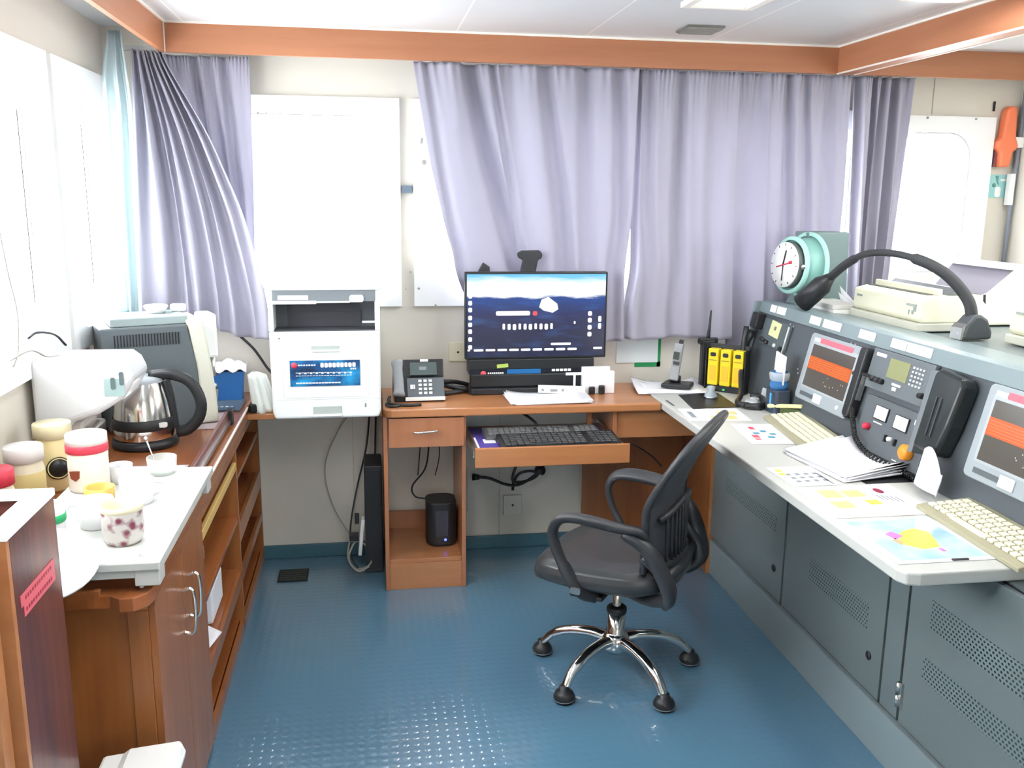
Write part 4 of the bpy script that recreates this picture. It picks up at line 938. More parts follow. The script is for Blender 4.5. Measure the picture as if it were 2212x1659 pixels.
# lower doors on face x=1.5
doors = [(3.70, 2.985, 'l'), (2.972, 2.31, 'm'), (2.298, 2.21, 'n'), (2.198, 1.45, 'r'), (1.44, .92, 's')]
for (a, b_, kd) in doors:
    dd = K(M(M_GREY).box(1.500, 1.52, b_, a, .185, .765), 'door' if kd != 'n' else 'filler_panel', bevel=.0015)
    if kd in 'lm':
        y = b_+.065
        k_ = M(M_BLACK).lathe([(0, 0), (.013, 0), (.014, .004), (.008, .007), (0, .007)], (1.500, y, .30), (-1, 0, 0), 16).done('lock'); k_.parent = dd
    if kd == 'l': pf = M(M_PERF).box(1.4985, 1.500, 3.06, 3.55, .44, .50)
    if kd == 'm': q_ = M(M_PERF).box(1.4985, 1.500, 2.44, 2.84, .735, .755).done('perforated_vent'); q_.parent = dd; pf = M(M_PERF).box(1.4985, 1.500, 2.40, 2.78, .375, .455)
    if kd == 'r': q_ = M(M_PERF).box(1.4985, 1.500, 1.48, 2.10, .53, .61).done('perforated_vent'); q_.parent = dd; pf = M(M_PERF).box(1.4985, 1.500, 1.70, 2.11, .37, .44)
    if kd in 'lmr':
        p_ = pf.done('perforated_vent'); p_.parent = dd
    if kd == 'r':
        hg = M(M_STEEL).box(1.492, 1.500, 2.185, 2.205, .235, .31).cyl((1.490, 2.198, .235), (1.490, 2.198, .27), .006).cyl((1.490, 2.198, .275), (1.490, 2.198, .31), .006).done('hinge'); hg.parent = dd
K(M(mat('cabinet_black_gap', (.01, .012, .015), .6)).box(1.515, 1.521, YS, YE-.2, .170, .768), 'shadow_gap')
# upper slanted body
K(M(M_GREY).prism([(1.695, WT+.002), (1.785, 1.20), (2.50, 1.20), (2.50, .772), (1.52, .772), (1.52, .774), (1.695, .774)], 'y', YS, YE), 'upper_body')
# panel frame: u = -y, v up the slope, w out
PO = Vector((1.69, 0, WT)); PU = Vector((0, -1, 0)); PV = Vector((.09, 0, .39)).normalized(); PWv = PU.cross(PV)
PM = Matrix((( PU.x, PV.x, PWv.x, PO.x), (PU.y, PV.y, PWv.y, PO.y), (PU.z, PV.z, PWv.z, PO.z), (0, 0, 0, 1)))
VS = .400/.39
def pv(z): return (z-WT)*VS
# instrument panel in panel frame
pn = M(M_PANEL).box(-3.90, -YS-.01, .0, pv(1.165), -.004, .004).done('instrument_panel'); pn.matrix_world = PM; pn.parent = CE; pn.matrix_parent_inverse = Matrix.Translation(-CO)
pm = K(M(M_RIM).prism([(1.760, 1.166), (1.772, 1.216), (1.80, 1.222), (1.99, 1.205), (1.99, 1.195), (1.79, 1.195)], 'y', YS, YE-.005), 'top_rim', bevel=.003)
K(M(M_GREY).prism([(1.662, WT+.001), (1.752, 1.21), (1.99, 1.21), (1.99, WT+.001)], 'y', YE, YE+.018), 'end_cheek', bevel=.002)
K(M(M_RIM).prism([(1.660, WT+.001), (1.750, 1.212), (1.775, 1.212), (1.685, WT+.001)], 'y', YE-.004, YE+.022), 'end_edge', bevel=.002)
# worktop (separate thing)
wt = empty('console_worktop', 'long pale laminate worktop with rounded front corner on the grey console', 'worktop', (1.45, 2.8, WT))
r = .03
o = M(M_WP).prism([(1.238, 4.05), (1.238, 1.88), (1.25, 1.855), (1.28, 1.845), (1.695, 1.845), (1.695, 4.05)], 'z', WT-.034, WT+.0).done('slab', bevel=.006, seg=3); o.parent = wt; o.location = -wt.location
# blank label strips on rim
b = None
rimlabels = [(3.80, 3.745), (3.735, 3.655), (3.43, 3.345), (3.32, 3.185), (3.05, 2.945), (2.84, 2.75), (2.745, 2.61), (2.15, 1.95)]
for (a, b_) in rimlabels:
    o = M(M_PAPER).prism([(1.7625, 1.180), (1.7695, 1.211), (1.7665, 1.212), (1.7595, 1.181)], 'y', b_, a).done('label_strip'); o.parent = CE; o.location = -CO
# screws on the panel
for (y, z) in ((3.86, 1.15), (3.60, 1.15), (3.57, 1.145), (3.10, 1.15), (3.07, 1.15), (2.42, 1.15), (2.40, 1.15), (3.43, .99), (3.42, .975), (2.30, 1.0), (2.86, 1.005), (2.84, .995), (2.29, .92)):
    s_ = M(M_STEEL).lathe([(0, .004), (.005, .004), (.004, .007), (0, .007)], (-y, pv(z), 0), (0, 0, 1), 10).done('screw'); s_.matrix_world = PM; s_.parent = CE; s_.matrix_parent_inverse = Matrix.Translation(-CO)

def pthing(name, label, cat, y, z, group=None):
    return empty(name, label, cat, mw=PM @ Matrix.Translation((-y, pv(z), .0045)), group=group)
def flat(mb, x0, x1, y0, y1, z0, z1): return mb.box(x0, x1, y0, y1, z0, z1)
def crt(label, yc, zc, w, hh, seed):
    t = pthing('display_unit', label, 'display', yc, zc)
    M(M_BEZ).prism(rrect(w, hh, .018, 5), 'z', 0, .022).done('bezel', t, bevel=.004)
    M(mat('bezel_inner', (.42, .46, .48), .4)).box(-w/2+.03, w/2-.028, -hh/2+.05, hh/2-.028, .022, .0235).done('inner_frame', t)
    M(mat('brown_screen', (.085, .075, .065), .2)).box(-w/2+.042, w/2-.042, -hh/2+.058, hh/2-.042, .0235, .0245).done('screen', t)
    z0 = -hh/2+.058; sh = hh-.10
    M(emis('orange_display', (.85, .16, .03), .55)).box(-w/2+.042, w/2-.042, z0+sh*.42, z0+sh*.72, .0245, .0252).done('orange_block', t)
    b = M(emis('amber_glyph', (.9, .4, .15), .7)); rr = random.Random(seed)
    for k in range(5): b.box(-w/2+.05, w/2-.05, z0+sh*(.46+.05*k), z0+sh*(.465+.05*k), .0252, .0255)
    b.done('orange_text', t)
    b = M(mat('screen_speck', (.6, .58, .5), .4))
    for k in range(9): x = rr.uniform(-.02, w/2-.06); y_ = rr.uniform(z0+.02, z0+sh*.35); b.box(x, x+.003, y_, y_+.004, .0245, .025)
    b.done('screen_specks', t)
    M(mat('notice_pink', (.85, .15, .20), .5)).box(-w/2+.085, w/2-.075, hh/2-.032, hh/2-.012, .022, .0242).done('pink_label', t)
    M(mat('label_pale_blue', (.62, .75, .82), .5)).box(-w/2+.035, -w/2+.082, hh/2-.030, hh/2-.016, .022, .0238).done('pale_label', t)
    M(mat('slot_dark', (.10, .12, .13), .4)).box(-w/2+.04, -w/2+.15, -hh/2+.018, -hh/2+.034, .022, .0235).done('drive_slot', t)
    M(mat('slot_cover', (.62, .68, .68), .4)).box(-w/2+.15, -w/2+.21, -hh/2+.010, -hh/2+.044, .022, .026).done('slot_cover', t, bevel=.001)
    M(M_WHITE).lathe([(0, 0), (.009, 0), (.008, .004), (0, .004)], (w/2-.07, -hh/2+.028, .022), (0, 0, 1), 14).done('button', t)
    M(M_BLACKM).box(w/2-.004, w/2+.010, -hh/2+.01, hh/2, 0, .03).done('side_gap', t)
crt('slate framed display with orange band and pink label, left on the console panel', 3.16, 1.020, .40, .265, 4)
crt('slate framed display with orange band cut by the right edge of the photo', 2.095, 1.030, .40, .275, 9)

# left small instrument with yellow note
t = pthing('radio_receiver', 'small instrument plate with round knobs and a yellow sticky note at the console left end', 'instrument', 3.70, 1.09)
M(mat('instr_plate', (.10, .13, .14), .35)).box(-.13, .13, -.055, .06, 0, .008).done('plate', t, bevel=.002)
M(mat('sticky_note', (.74, .76, .42), .6)).box(-.05, .045, -.012, .055, .009, .0115, rot=(0, 0, -.08)).done('sticky_note', t)
M(mat('note_ink', (.2, .2, .12), .6)).box(-.01, .008, .018, .034, .0115, .0125).done('note_mark', t)
for k, x in enumerate((-.10, -.075, -.045, .10)): M(M_BLACK).lathe([(0, 0), (.009, 0), (.008, .015), (0, .016)], (x, -.035-.004*k, .008), (0, 0, 1), 14).done('knob', t)
M(M_WHITE).lathe([(0, 0), (.009, 0), (.008, .008), (0, .009)], (.03, -.045, .008), (0, 0, 1), 14).done('white_button', t)
M(mat('steel_handle', (.55, .58, .6), .3)).tube([(.135, .05, .02), (.135, -.065, .02)], .004, 8).done('rack_handle', t)
# black rocker devices and hanging handset at far left cheek
o = M(M_BLACK).box(-3.905, -3.84, pv(1.09), pv(1.16), .006, .045).done('black_box', bevel=.006); o.matrix_world = PM; tag(o, 'black connector box on the top left corner of the console panel', 'box')
t = pthing('wall_handset', 'black handset standing upright at the left edge of the console panel', 'handset', 3.885, .93)
M(M_BLACK).tube([(0, .15, .025), (.0, .10, .035), (-.003, .0, .035), (-.005, -.08, .03)], [.018, .014, .014, .020], 10).done('grip', t)
M(M_BEZ).box(-.028, -.018, -.10, .12, 0, .02).done('cradle', t)

# radio telephone
t = pthing('radio_transceiver', 'grey radio unit with olive display and keypad in the middle of the console panel', 'radio', 2.745, 1.09)
M(mat('radio_face', (.13, .15, .165), .4)).box(-.17, .185, -.065, .075, 0, .018).done('faceplate', t, bevel=.004)
M(mat('olive_lcd', (.26, .27, .13), .25)).box(-.055, .06, -.010, .056, .018, .0195).done('display', t)
for r_ in range(5):
    for c_k in range(4):
        kk = M(mat('radio_key', (.55, .60, .62), .4)).box(-.005, .005, -.0035, .0035, 0, .004).done('key', t, bevel=.001) if (r_ == 0 and c_k == 0) else k1.copy()
        if r_ == 0 and c_k == 0: k1 = kk
        else: COL.objects.link(kk); kk.parent = t
        kk.location = (.085+c_k*.018, .048-r_*.014, .018)
M(M_WHITE).box(-.145, -.085, .050, .062, .018, .0192).box(-.01, .04, -.030, -.022, .018, .0192).box(.0, .022, -.046, -.034, .018, .021).done('labels', t)
for x in (-.115, -.09, -.065, .165): M(M_BLACK).lathe([(0, 0), (.010, 0), (.009, .016), (0, .017)], (x, -.030, .018), (0, 0, 1), 14).done('knob', t)
# lower radio control with meters
t = pthing('radio_control', 'grey radio control unit with two white meters and orange knob below the radio', 'radio', 2.69, .925)
M(mat('ctl_face', (.11, .125, .14), .4)).box(-.195, .185, -.10, .085, 0, .012).done('faceplate', t, bevel=.004)
for (x, y_) in ((-.075, .035), (.045, .030)):
    fr = M(M_BLACK).box(x-.040, x+.038, y_-.022, y_+.026, .012, .018).done('meter', t, bevel=.001)
    mm = M(M_WHITE).box(x-.034, x+.036, y_-.018, y_+.024, .018, .0195).done('meter_face'); mm.parent = fr
M(M_WHITE).box(.108, .165, .045, .062, .012, .0145).box(.128, .165, .022, .027, .012, .0138).box(.14, .163, .0, .006, .012, .0138).box(-.11, -.06, .0, .004, .012, .0138).box(.05, .075, -.09, -.087, .012, .0135).done('labels', t)
M(mat('pale_line', (.6, .62, .6), .5)).tube([(.128, .045, .0135), (.125, -.02, .0135)], .0012, 6).done('line', t)
kn = M(M_ORANGE).lathe([(0, .012), (.024, .012), (.026, .018), (.025, .036), (.018, .042), (0, .043)], (.125, -.045, 0), (0, 0, 1), 28).done('orange_knob', t)
M(mat('red_pushbutton', (.65, .03, .07), .3)).lathe([(0, .012), (.012, .012), (.011, .030), (.006, .034), (0, .034)], (-.13, -.022, 0), (0, 0, 1), 18).done('red_button', t)
for q_ in ((-.015, -.008, -.045, -.022), (.040, .047, -.045, -.022), (.155, .168, -.022, -.004)): M(M_BLACK).box(*q_, .012, .022).done('toggle_switch', t)
M(M_WHITE).lathe([(0, .012), (.008, .012), (.007, .028), (0, .03)], (.016, -.03, 0), (0, 0, 1), 12).done('knob', t)
# big telex handset / dark recess with black handset
t = pthing('rack_door', 'curved black equipment cover right of the radio on the console panel', 'cover', 2.44, 1.05)
M(mat('cover_black', (.02, .026, .028), .25)).prism([(-.06, -.14), (.055, -.14), (.075, -.04), (.085, .08), (.07, .105), (-.04, .115), (-.06, .10)], 'z', 0, .06).done('cover', t, bevel=.02, seg=3)
M(mat('cover_grey', (.16, .18, .20), .35)).prism([(-.085, -.16), (-.062, -.16), (-.060, .0), (-.045, .09), (-.06, .105), (-.09, .10)], 'z', .0, .052).done('side_trim', t, bevel=.003)
M(mat('cover_rib', (.05, .06, .065), .3)).box(-.01, -.006, -.09, .03, .060, .064).box(.012, .016, -.09, .03, .060, .064).done('ribs', t)
o = M(M_PAPER).grid(lambda u, v: Vector((-.06+.125*u, -.055+.125*v-(.02*(u-.3)**2*8*(v > .5)), .012+.018*math.sin(u*2.6)*(1-.3*v))), 16, 12).done('paper_sheet', solid=.001)
o.matrix_world = PM @ Matrix.Translation((-2.37, pv(.87), .055)); tag(o, 'curled white paper sheet standing at the foot of the black cover', 'paper')
# handset with coiled cord
t = pthing('telephone_handset', 'long black handset hanging in its slot right of the left display', 'handset', 2.945, 1.03)
M(M_BLACK).prism(rrect(.045, .255, .015, 4), 'z', .0, .04).done('grip', t, bevel=.006)
M(M_STEEL).box(.024, .028, -.06, .03, .01, .03).done('cradle_strip', t)
base = [(-2.925, pv(.935), .03), (-2.89, pv(.90), .035), (-2.83, pv(.85), .04), (-2.72, pv(.815)+.01, .045), (-2.57, pv(.815)+.006, .03), (-2.49, pv(.815)+.003, .02)]
base = bez(base, 200); cp = []
for i, p in enumerate(base):
    a = i*1.25; f = 1.0
    cp.append(Vector((p.x+.008*math.cos(a)*.5, p.y+.008*math.cos(a), p.z+.008*math.sin(a))))
o = M(M_BLACK).tube(cp, .0028, 6).done('coiled_cord'); o.matrix_world = PM; tag(o, 'coiled black cord hanging from the handset down to the worktop', 'cord')
o = M(M_BLACK).tube(bez([(-3.0, pv(1.05), .02), (-2.97, pv(1.06), .035), (-2.90, pv(1.065), .03), (-2.86, pv(1.06), .03)]), .006).done('microphone_lead'); o.matrix_world = PM; tag(o, 'short black jack lead plugged into the grey radio unit', 'lead')

# --- things on the worktop
def W(x, y, dz=0): return (x, y, WT+dz+.0006)
kbc = keyboard('keyboard', 'cream keyboard at the foot of the left console display', W(1.60, 3.10), -PI/2-.13, .47, .16, 14, 5, mat('keyboard_shade_beige', (.36, .34, .23), .5), mat('cream_key', (.80, .78, .60), .35), gap=.005)  # case colour darkened to paint in the shading between keys
kbd = keyboard('keyboard', 'larger cream keyboard at the right end of the pale worktop', W(1.605, 2.04), -PI/2-.06, .46, .165, 14, 5, mat('keyboard_shade_beige', (.36, .34, .23), .5), mat('cream_key', (.80, .78, .60), .35), gap=.006)  # same darkened case for shade between the keys
papers('paper_stack', 'fanned stack of white papers on the worktop below the radio', W(1.565, 2.71), -PI/2+.12, .33, .24, 10, curl=.03, jit=.02, seed=9, th=.0014)
o = M(M_BLACK).box(1.50, 1.71, 2.50, 2.90, WT+.0003, WT+.0006).done('black_folder'); place(o, (.012, .0, 0)); tag(o, 'thin black folder peeking out under the fanned white papers', 'folder')
papers('paper_stack', 'pile of white papers bridging the wooden desk and the pale worktop', (1.36, 3.93, WT), -.12, .30, .20, 9, curl=.02, jit=.02, seed=12, th=.0012)
o = M(M_BLACK).prism([(1.355, 3.80), (1.545, 3.815), (1.53, 3.54), (1.325, 3.525)], 'z', WT+.0005, WT+.003).done('mouse_pad'); tag(o, 'black mouse pad on the worktop in front of the yellow batteries', 'mouse pad')
t = empty('stamp', 'small grey stamp handle standing on the black mouse pad', 'stamp', (1.475, 3.72, WT+.0036))
M(mat('stamp_grey', (.35, .40, .43), .3)).lathe([(0, 0), (.030, 0), (.028, .012), (.016, .03), (.018, .05), (0, .055)]).done('handle', t); M(M_STEEL).lathe([(.0302, .001), (.032, .003), (.030, .008)]).done('rim', t)
def sheet(name, label, x0, x1, y0, y1, rz=0, z=.0008, m=None):
    t = empty(name, label, 'paper', ((x0+x1)/2, (y0+y1)/2, WT+z), rz); w, h_ = (x1-x0)/2, (y1-y0)/2
    M(m or M_PAPER).box(-w, w, -h_, h_, 0, .0008).done('sheet', t); return t, w, h_
def ink(t, name, rects, m, z=.0009):
    b = M(m)
    for (a, c, d_, e_) in rects: b.box(a, c, d_, e_, z-.0002, z+.0002)
    b.done(name, t)
GI = mat('ink_grey', (.25, .28, .32), .6); YI = mat('ink_yellow', (.85, .72, .12), .6); PY = mat('pale_yellow_ink', (.66, .63, .26), .6)
BI = mat('ink_teal', (.06, .28, .42), .6); RI = mat('ink_red', (.65, .10, .14), .6)
t, w, h_ = sheet('printed_sheet', 'printed sheet with pale yellow areas on the worktop behind the chair back', 1.25, 1.50, 3.32, 3.53, -.1)
ink(t, 'print', [(-.02, .08, -.08, -.02), (.02, .10, .0, .05)], PY); ink(t, 'title', [(-.10, -.08, -.05, .05)], GI)
o = M(mat('dark_label', (.12, .13, .13), .5)).box(1.262, 1.272, 3.60, 3.70, WT+.0004, WT+.001).done('embossed_label'); tag(o, 'small dark label strip on the worktop edge near the wooden desk', 'label')
t, w, h_ = sheet('printed_sheet', 'white sheet with teal and red marks on the worktop right of the chair back', 1.365, 1.53, 2.97, 3.26, -.12)
ink(t, 'teal_marks', [(.0, .022, .02, .045), (.025, .047, -.02, .005), (.005, .03, -.065, -.04), (-.035, -.012, -.01, .015)], BI); ink(t, 'red_marks', [(-.05, -.025, -.06, -.02), (-.03, -.01, .06, .10), (-.05, -.03, -.09, -.07)], RI)
t, w, h_ = sheet('printed_sheet', 'white sheet with yellow drawing and rows of small print at the worktop front edge', 1.272, 1.43, 2.50, 2.70, .02)
ink(t, 'yellow_drawing', [(-.06, -.04, .05, .075), (-.065, -.045, .015, .04)], YI)
ink(t, 'small_print', [(-.045+.03*i, -.03+.03*i, -.06+.035*j, -.042+.035*j) for i in range(4) for j in range(3)]+[(.055, .063, -.09, .02)], GI)
t, w, h_ = sheet('printed_sheet', 'white sheet with faded yellow panels and a dark red oval beside the papers', 1.265, 1.58, 2.22, 2.49, .0)
ink(t, 'pale_panels', [(-.10, -.04, .03, .10), (-.03, .03, .03, .09), (-.11, -.05, -.06, .0)], PY); ink(t, 'yellow_patch', [(.0, .04, -.04, .0)], YI)
M(mat('maroon_ink', (.30, .02, .07), .5)).prism([(.09+.013*math.cos(a*PI/8), .075+.024*math.sin(a*PI/8)) for a in range(16)], 'z', .0006, .0011).done('red_oval', t)
ink(t, 'handwriting', [(.06+.012*k, .064+.012*k, .0-.008*k, .04-.006*k) for k in range(5)], GI)
# coloured map in plastic sleeve
def map_mat():
    m = bpy.data.materials.new('pale_blue_chart_print'); m.use_nodes = True; nt = m.node_tree; b = nt.nodes['Principled BSDF']
    N = nt.nodes.new; L = nt.links.new; b.inputs['Roughness'].default_value = .15; b.inputs['Coat Weight'].default_value = .5
    tc = N('ShaderNodeTexCoord'); n = N('ShaderNodeTexNoise'); n.inputs['Scale'].default_value = 9; L(tc.outputs['Object'], n.inputs['Vector'])
    cr = N('ShaderNodeValToRGB'); cr.color_ramp.elements[0].position = .4; cr.color_ramp.elements[0].color = (.42, .67, .82, 1); cr.color_ramp.elements[1].position = .65; cr.color_ramp.elements[1].color = (.68, .81, .86, 1)
    L(n.outputs['Fac'], cr.inputs[0]); L(cr.outputs[0], b.inputs['Base Color']); return m
t, w, h_ = sheet('chart_folder', 'coloured chart with yellow and pink land in a clear sleeve at the worktop corner', 1.235+.02, 1.53, 1.90, 2.20, .0, .0008)
M(map_mat()).box(-w+.02, w-.02, -h_+.02, h_-.01, .001, .0014).done('chart', t)
M(mat('map_yellow', (.90, .76, .12), .3)).prism([(-.055, -.03), (-.02, -.07), (.03, -.06), (.05, -.01), (.065, .04), (.04, .07), (.0, .055), (-.03, .03)], 'z', .0015, .0018).done('yellow_land', t)
M(mat('map_pink', (.80, .22, .58), .3)).prism([(-.055, .0), (-.02, .02), (-.035, .055), (-.06, .04)], 'z', .0018, .0021).box(.02, .03, -.09, -.07, .0015, .0021).done('pink_land', t)
M(mat('map_orange', (.90, .42, .22), .3)).prism([(-.06, -.04), (-.045, -.02), (-.05, .01), (-.065, -.005)], 'z', .0018, .0021).done('orange_land', t)
M(M_BLACKM).prism(rrect(.045, .008, .003, 3, .03, -h_+.006), 'z', .001, .004).done('clip', t)
# phone base (cordless)
t = empty('cordless_phone', 'grey cordless phone upright in black charging cradle left of the yellow batteries', 'telephone', (1.375, 3.90, WT+.016), -.5)
M(M_BLACK).prism([(-.06, -.045), (.075, -.045), (.075, .06), (-.05, .06)], 'z', 0, .02).prism([(-.03, .0), (.02, .0), (.02, .03), (-.03, .03)], 'z', .02, .05).done('cradle', t, bevel=.006)
hs = M(M_SILV).box(-.020, .020, -.008, .014, .03, .20, rot=(-.12, .10, 0)).done('handset', t, bevel=.006)
M(mat('cordless_screen', (.05, .06, .06), .2)).box(-.012, .014, -.022, -.018, .13, .165, rot=(-.12, .1, 0)).box(-.012, .016, -.020, -.0145, .105, .12, rot=(-.12, .1, 0)).done('display', t)
M(M_BLACK).tube([(.012, .018, .19), (.016, .018, .215)], .010, 10).done('antenna_stub', t)
# battery charger with yellow packs
t = empty('battery_rack', 'black charging rack at the left end of the console', 'rack', (1.585, 3.83, WT+.0006), -.75)
M(M_BLACK).box(-.095, .095, -.005, .03, 0, .03).box(-.095, .095, .025, .035, 0, .215).box(-.095, -.088, -.02, .035, .0, .2).box(.088, .095, -.02, .035, .0, .2).done('rack_body', t, bevel=.003)
M(emis('green_led', (.1, .8, .25), .6)).box(-.06, -.05, -.010, -.006, .008, .016).box(-.01, .0, -.010, -.006, .008, .016).done('green_lights', t)
ang = -.75; ca, sa = math.cos(ang), math.sin(ang)
for k, nm in enumerate(('leftmost of the three yellow battery packs in the charging rack', 'middle one of the three yellow battery packs in the charging rack', 'rightmost of the three yellow battery packs in the charging rack')):
    lx = -.058+.058*k; ly = .002
    bt = empty('battery_pack', nm, 'battery', (1.585+lx*ca-ly*sa, 3.83+lx*sa+ly*ca, WT+.032), ang, 'yellow battery packs')
    M(M_YEL).box(-.024, .024, -.020, .020, 0, .165).done('pack', bt, bevel=.004)
    M(M_BLACK).prism(rrect(.026, .018, .006, 3, 0, .140), 'y', -.0215, -.0195).done('black_mark', bt)
    M(mat('battery_orange', (.90, .52, .03), .4)).box(-.016, .016, -.0213, -.0195, .02, .09).done('orange_label', bt)
    M(mat('battery_brown', (.35, .25, .05), .5)).box(-.018, .018, -.0213, -.0195, .112, .116).done('text_line', bt)
# VHF with antenna
t = empty('handheld_radio', 'black handheld radio with long antenna standing behind the yellow batteries', 'radio', (1.53, 3.93, WT+.0006))
M(M_BLACK).box(-.03, .03, -.02, .02, 0, .225).box(-.045, .045, -.015, .015, .205, .235).done('body', t, bevel=.006)
M(M_BLACKM).tube([(.0, 0, .235), (.004, 0, .28), (.008, 0, .36)], [.009, .006, .004], 10).done('antenna', t)
# headset near console
t = empty('headset', 'black headset with silver buttons lying on the worktop by the console panel', 'headset', (1.585, 3.60, WT+.0006), .1)
M(M_BLACK).tube(bez([(-.05, -.09, .016), (.0, -.12, .016), (.06, -.05, .016), (.085, .02, .018), (.06, .06, .02)]), .014, 10).tube(bez([(-.05, -.09, .016), (-.06, -.04, .018), (.01, .06, .03), (.06, .16, .10), (.085, .20, .20), (.105, .22, .30)]), .012, 10).done('band', t)
M(mat('headset_silver', (.6, .62, .64), .3)).prism(rrect(.04, .055, .015, 4, -.02, -.085), 'z', .026, .034).prism(rrect(.03, .04, .012, 4, .02, -.04), 'z', .026, .034).done('buttons', t, bevel=.001)
o = M(mat('grey_card', (.42, .44, .45), .5)).box(-.035, .035, -.0015, .0015, 0, .06).done('grey_card'); o.matrix_world = Matrix.Translation((1.668, 3.60, WT+.004)) @ Matrix.Rotation(-PI/2+.1, 4, 'Z') @ Matrix.Rotation(-.22, 4, 'X'); tag(o, 'small grey card leaning at the foot of the console panel', 'card')
# blue bottle with paper
t = empty('pen_holder', 'dark pen holder with a blue clear jug and white paper standing in it', 'holder', (1.652, 3.435, WT+.0006))
M(mat('holder_dark', (.04, .055, .085), .3)).prism(rrect(.07, .10, .015, 4), 'z', 0, .10).done('holder', t, bevel=.004)
M(mat('blue_clear', (.05, .18, .42), .15)).lathe([(0, .10), (.036, .10), (.038, .12), (.030, .15), (.034, .165), (.034, .172)]).done('blue_jug', t)
M(M_CLEAR).lathe([(.028, .13), (.040, .14), (.042, .165), (.036, .17)]).done('clear_rim', t)
M(mat('blue_stripe', (.10, .38, .75), .2)).box(-.037, -.035, -.015, .0, .02, .085).done('blue_stripe', t)
M(M_PAPER).box(-.003, .002, -.045, .045, .125, .245, rot=(0.1, .0, 0)).done('white_card', t)
# yellow pencil rack
t = empty('pencil_tray', 'green tray holding a yellow bar beside the cream keyboard', 'tray', (1.66, 3.36, WT+.0006), -.9)
M(mat('olive_tray', (.09, .12, .03), .5)).box(-.05, .06, .0, .03, 0, .035).done('tray', t, bevel=.003)
M(mat('pale_yellow_bar', (.80, .72, .36), .4)).box(-.085, .065, -.012, .008, .035, .050, rot=(0, -.14, 0)).done('yellow_bar', t, bevel=.004)

# --- things on console top
TZ = 1.2058
t = empty('clock', 'round white faced clock in teal casing on a grey green housing on the console', 'clock', (1.985, 3.80, TZ))
M(M_GGREY).prism([(-.13, 0), (.12, 0), (.10, .06), (.09, .325), (-.10, .325), (-.09, .06)], 'y', -.06, .07).done('housing', t, bevel=.006)
ax = Vector((-.975, -.17, .05)).normalized(); c0 = Vector((-.085, -.055, .18))
M(M_TEAL).lathe([(0, .0), (.140, .0), (.143, .008), (.120, .016), (.116, .06), (.120, .092), (0, .092)], c0, ax, 48).done('casing', t)
M(M_TEALL).lathe([(.132, .006), (.145, .006), (.145, .018), (.130, .018)], c0, ax, 48).done('rear_ring', t)
M(M_TEALL).lathe([(.108, .088), (.123, .086), (.123, .100), (.108, .102)], c0, ax, 48).done('front_ring', t)
M(mat('dark_movement', (.10, .12, .12), .35)).lathe([(0, .090), (.100, .090), (.098, .122), (0, .122)], c0, ax, 40).done('movement', t)
M(M_WHITE).lathe([(0, .120), (.097, .120), (.097, .128), (0, .130)], c0, ax, 40).done('dial', t)
u_ = ax.cross(Vector((0, 0, 1))).normalized(); v_ = u_.cross(ax)
cc = c0+ax*.133
b = M(M_RED).tube([cc-u_*.046+v_*.012, cc+u_*.046-v_*.012], .003, 6); b.tube([cc-u_*.056+v_*.015, cc-u_*.044+v_*.012], .007, 6); b.done('red_hand', t)
M(M_BLACK).tube([cc+ax*.001, cc+v_*.062-u_*.012], .003, 6).tube([cc, cc-v_*.068], .0022, 6).done('black_hands', t)
b = M(M_BLACKM)
for k in range(12): a = k*PI/6; p = c0+ax*.1305+(u_*math.cos(a)+v_*math.sin(a))*.082; b.tube([p, p+(u_*math.cos(a)+v_*math.sin(a))*.009], .0015, 5)
b.done('hour_marks', t)
for du, dv in ((.105, -.005), (.075, -.075), (-.105, 0)):
    M(M_CHROME).lathe([(0, 0), (.013, 0), (.011, .022), (0, .024)], c0+ax*.092+u_*du+v_*dv, ax, 12).done('dial_screw', t)
# gooseneck lamp
t = empty('gooseneck_lamp', 'black gooseneck lamp arching over the console top from its clamp base', 'lamp', (2.06, 2.84, TZ))
gp = [(2.06, 2.84, TZ+.05), (2.045, 2.86, 1.34), (1.985, 2.93, 1.43), (1.91, 3.05, 1.477), (1.86, 3.20, 1.475), (1.845, 3.33, 1.425), (1.845, 3.45, 1.36)]
gp = bez(gp, 60); g2 = [Vector(p)-Vector((2.06, 2.84, TZ)) for p in gp]
n = len(g2)
rs = [.020 if i/n < .45 else (.013 if i/n < .74 else .017) for i in range(n)]
M(M_BLACKM).tube(g2, rs, 12).done('flexible_neck', t)
M(mat('lamp_base', (.07, .08, .09), .4)).prism([(-.055, 0), (.055, 0), (.055, .025), (.035, .07), (.01, .085), (-.015, .085), (-.045, .05), (-.055, .02)], 'y', -.035, .035).done('clamp_base', t, bevel=.01)
M(M_STEEL).prism([(-.062, 0), (-.055, 0), (-.045, .055), (-.058, .04)], 'y', -.03, .03).lathe([(0, 0), (.006, 0), (0, .004)], (-.058, -.01, .02), (-1, 0, 0), 8).done('clamp_plate', t)
e0 = g2[-1]; dr_ = Vector((-.07, .09, -.115)).normalized()
M(M_BLACK).tube([e0-dr_*.01, e0+dr_*.02, e0+dr_*.04, e0+dr_*.16], [.018, .030, .042, .042], 16).done('lamp_head', t)
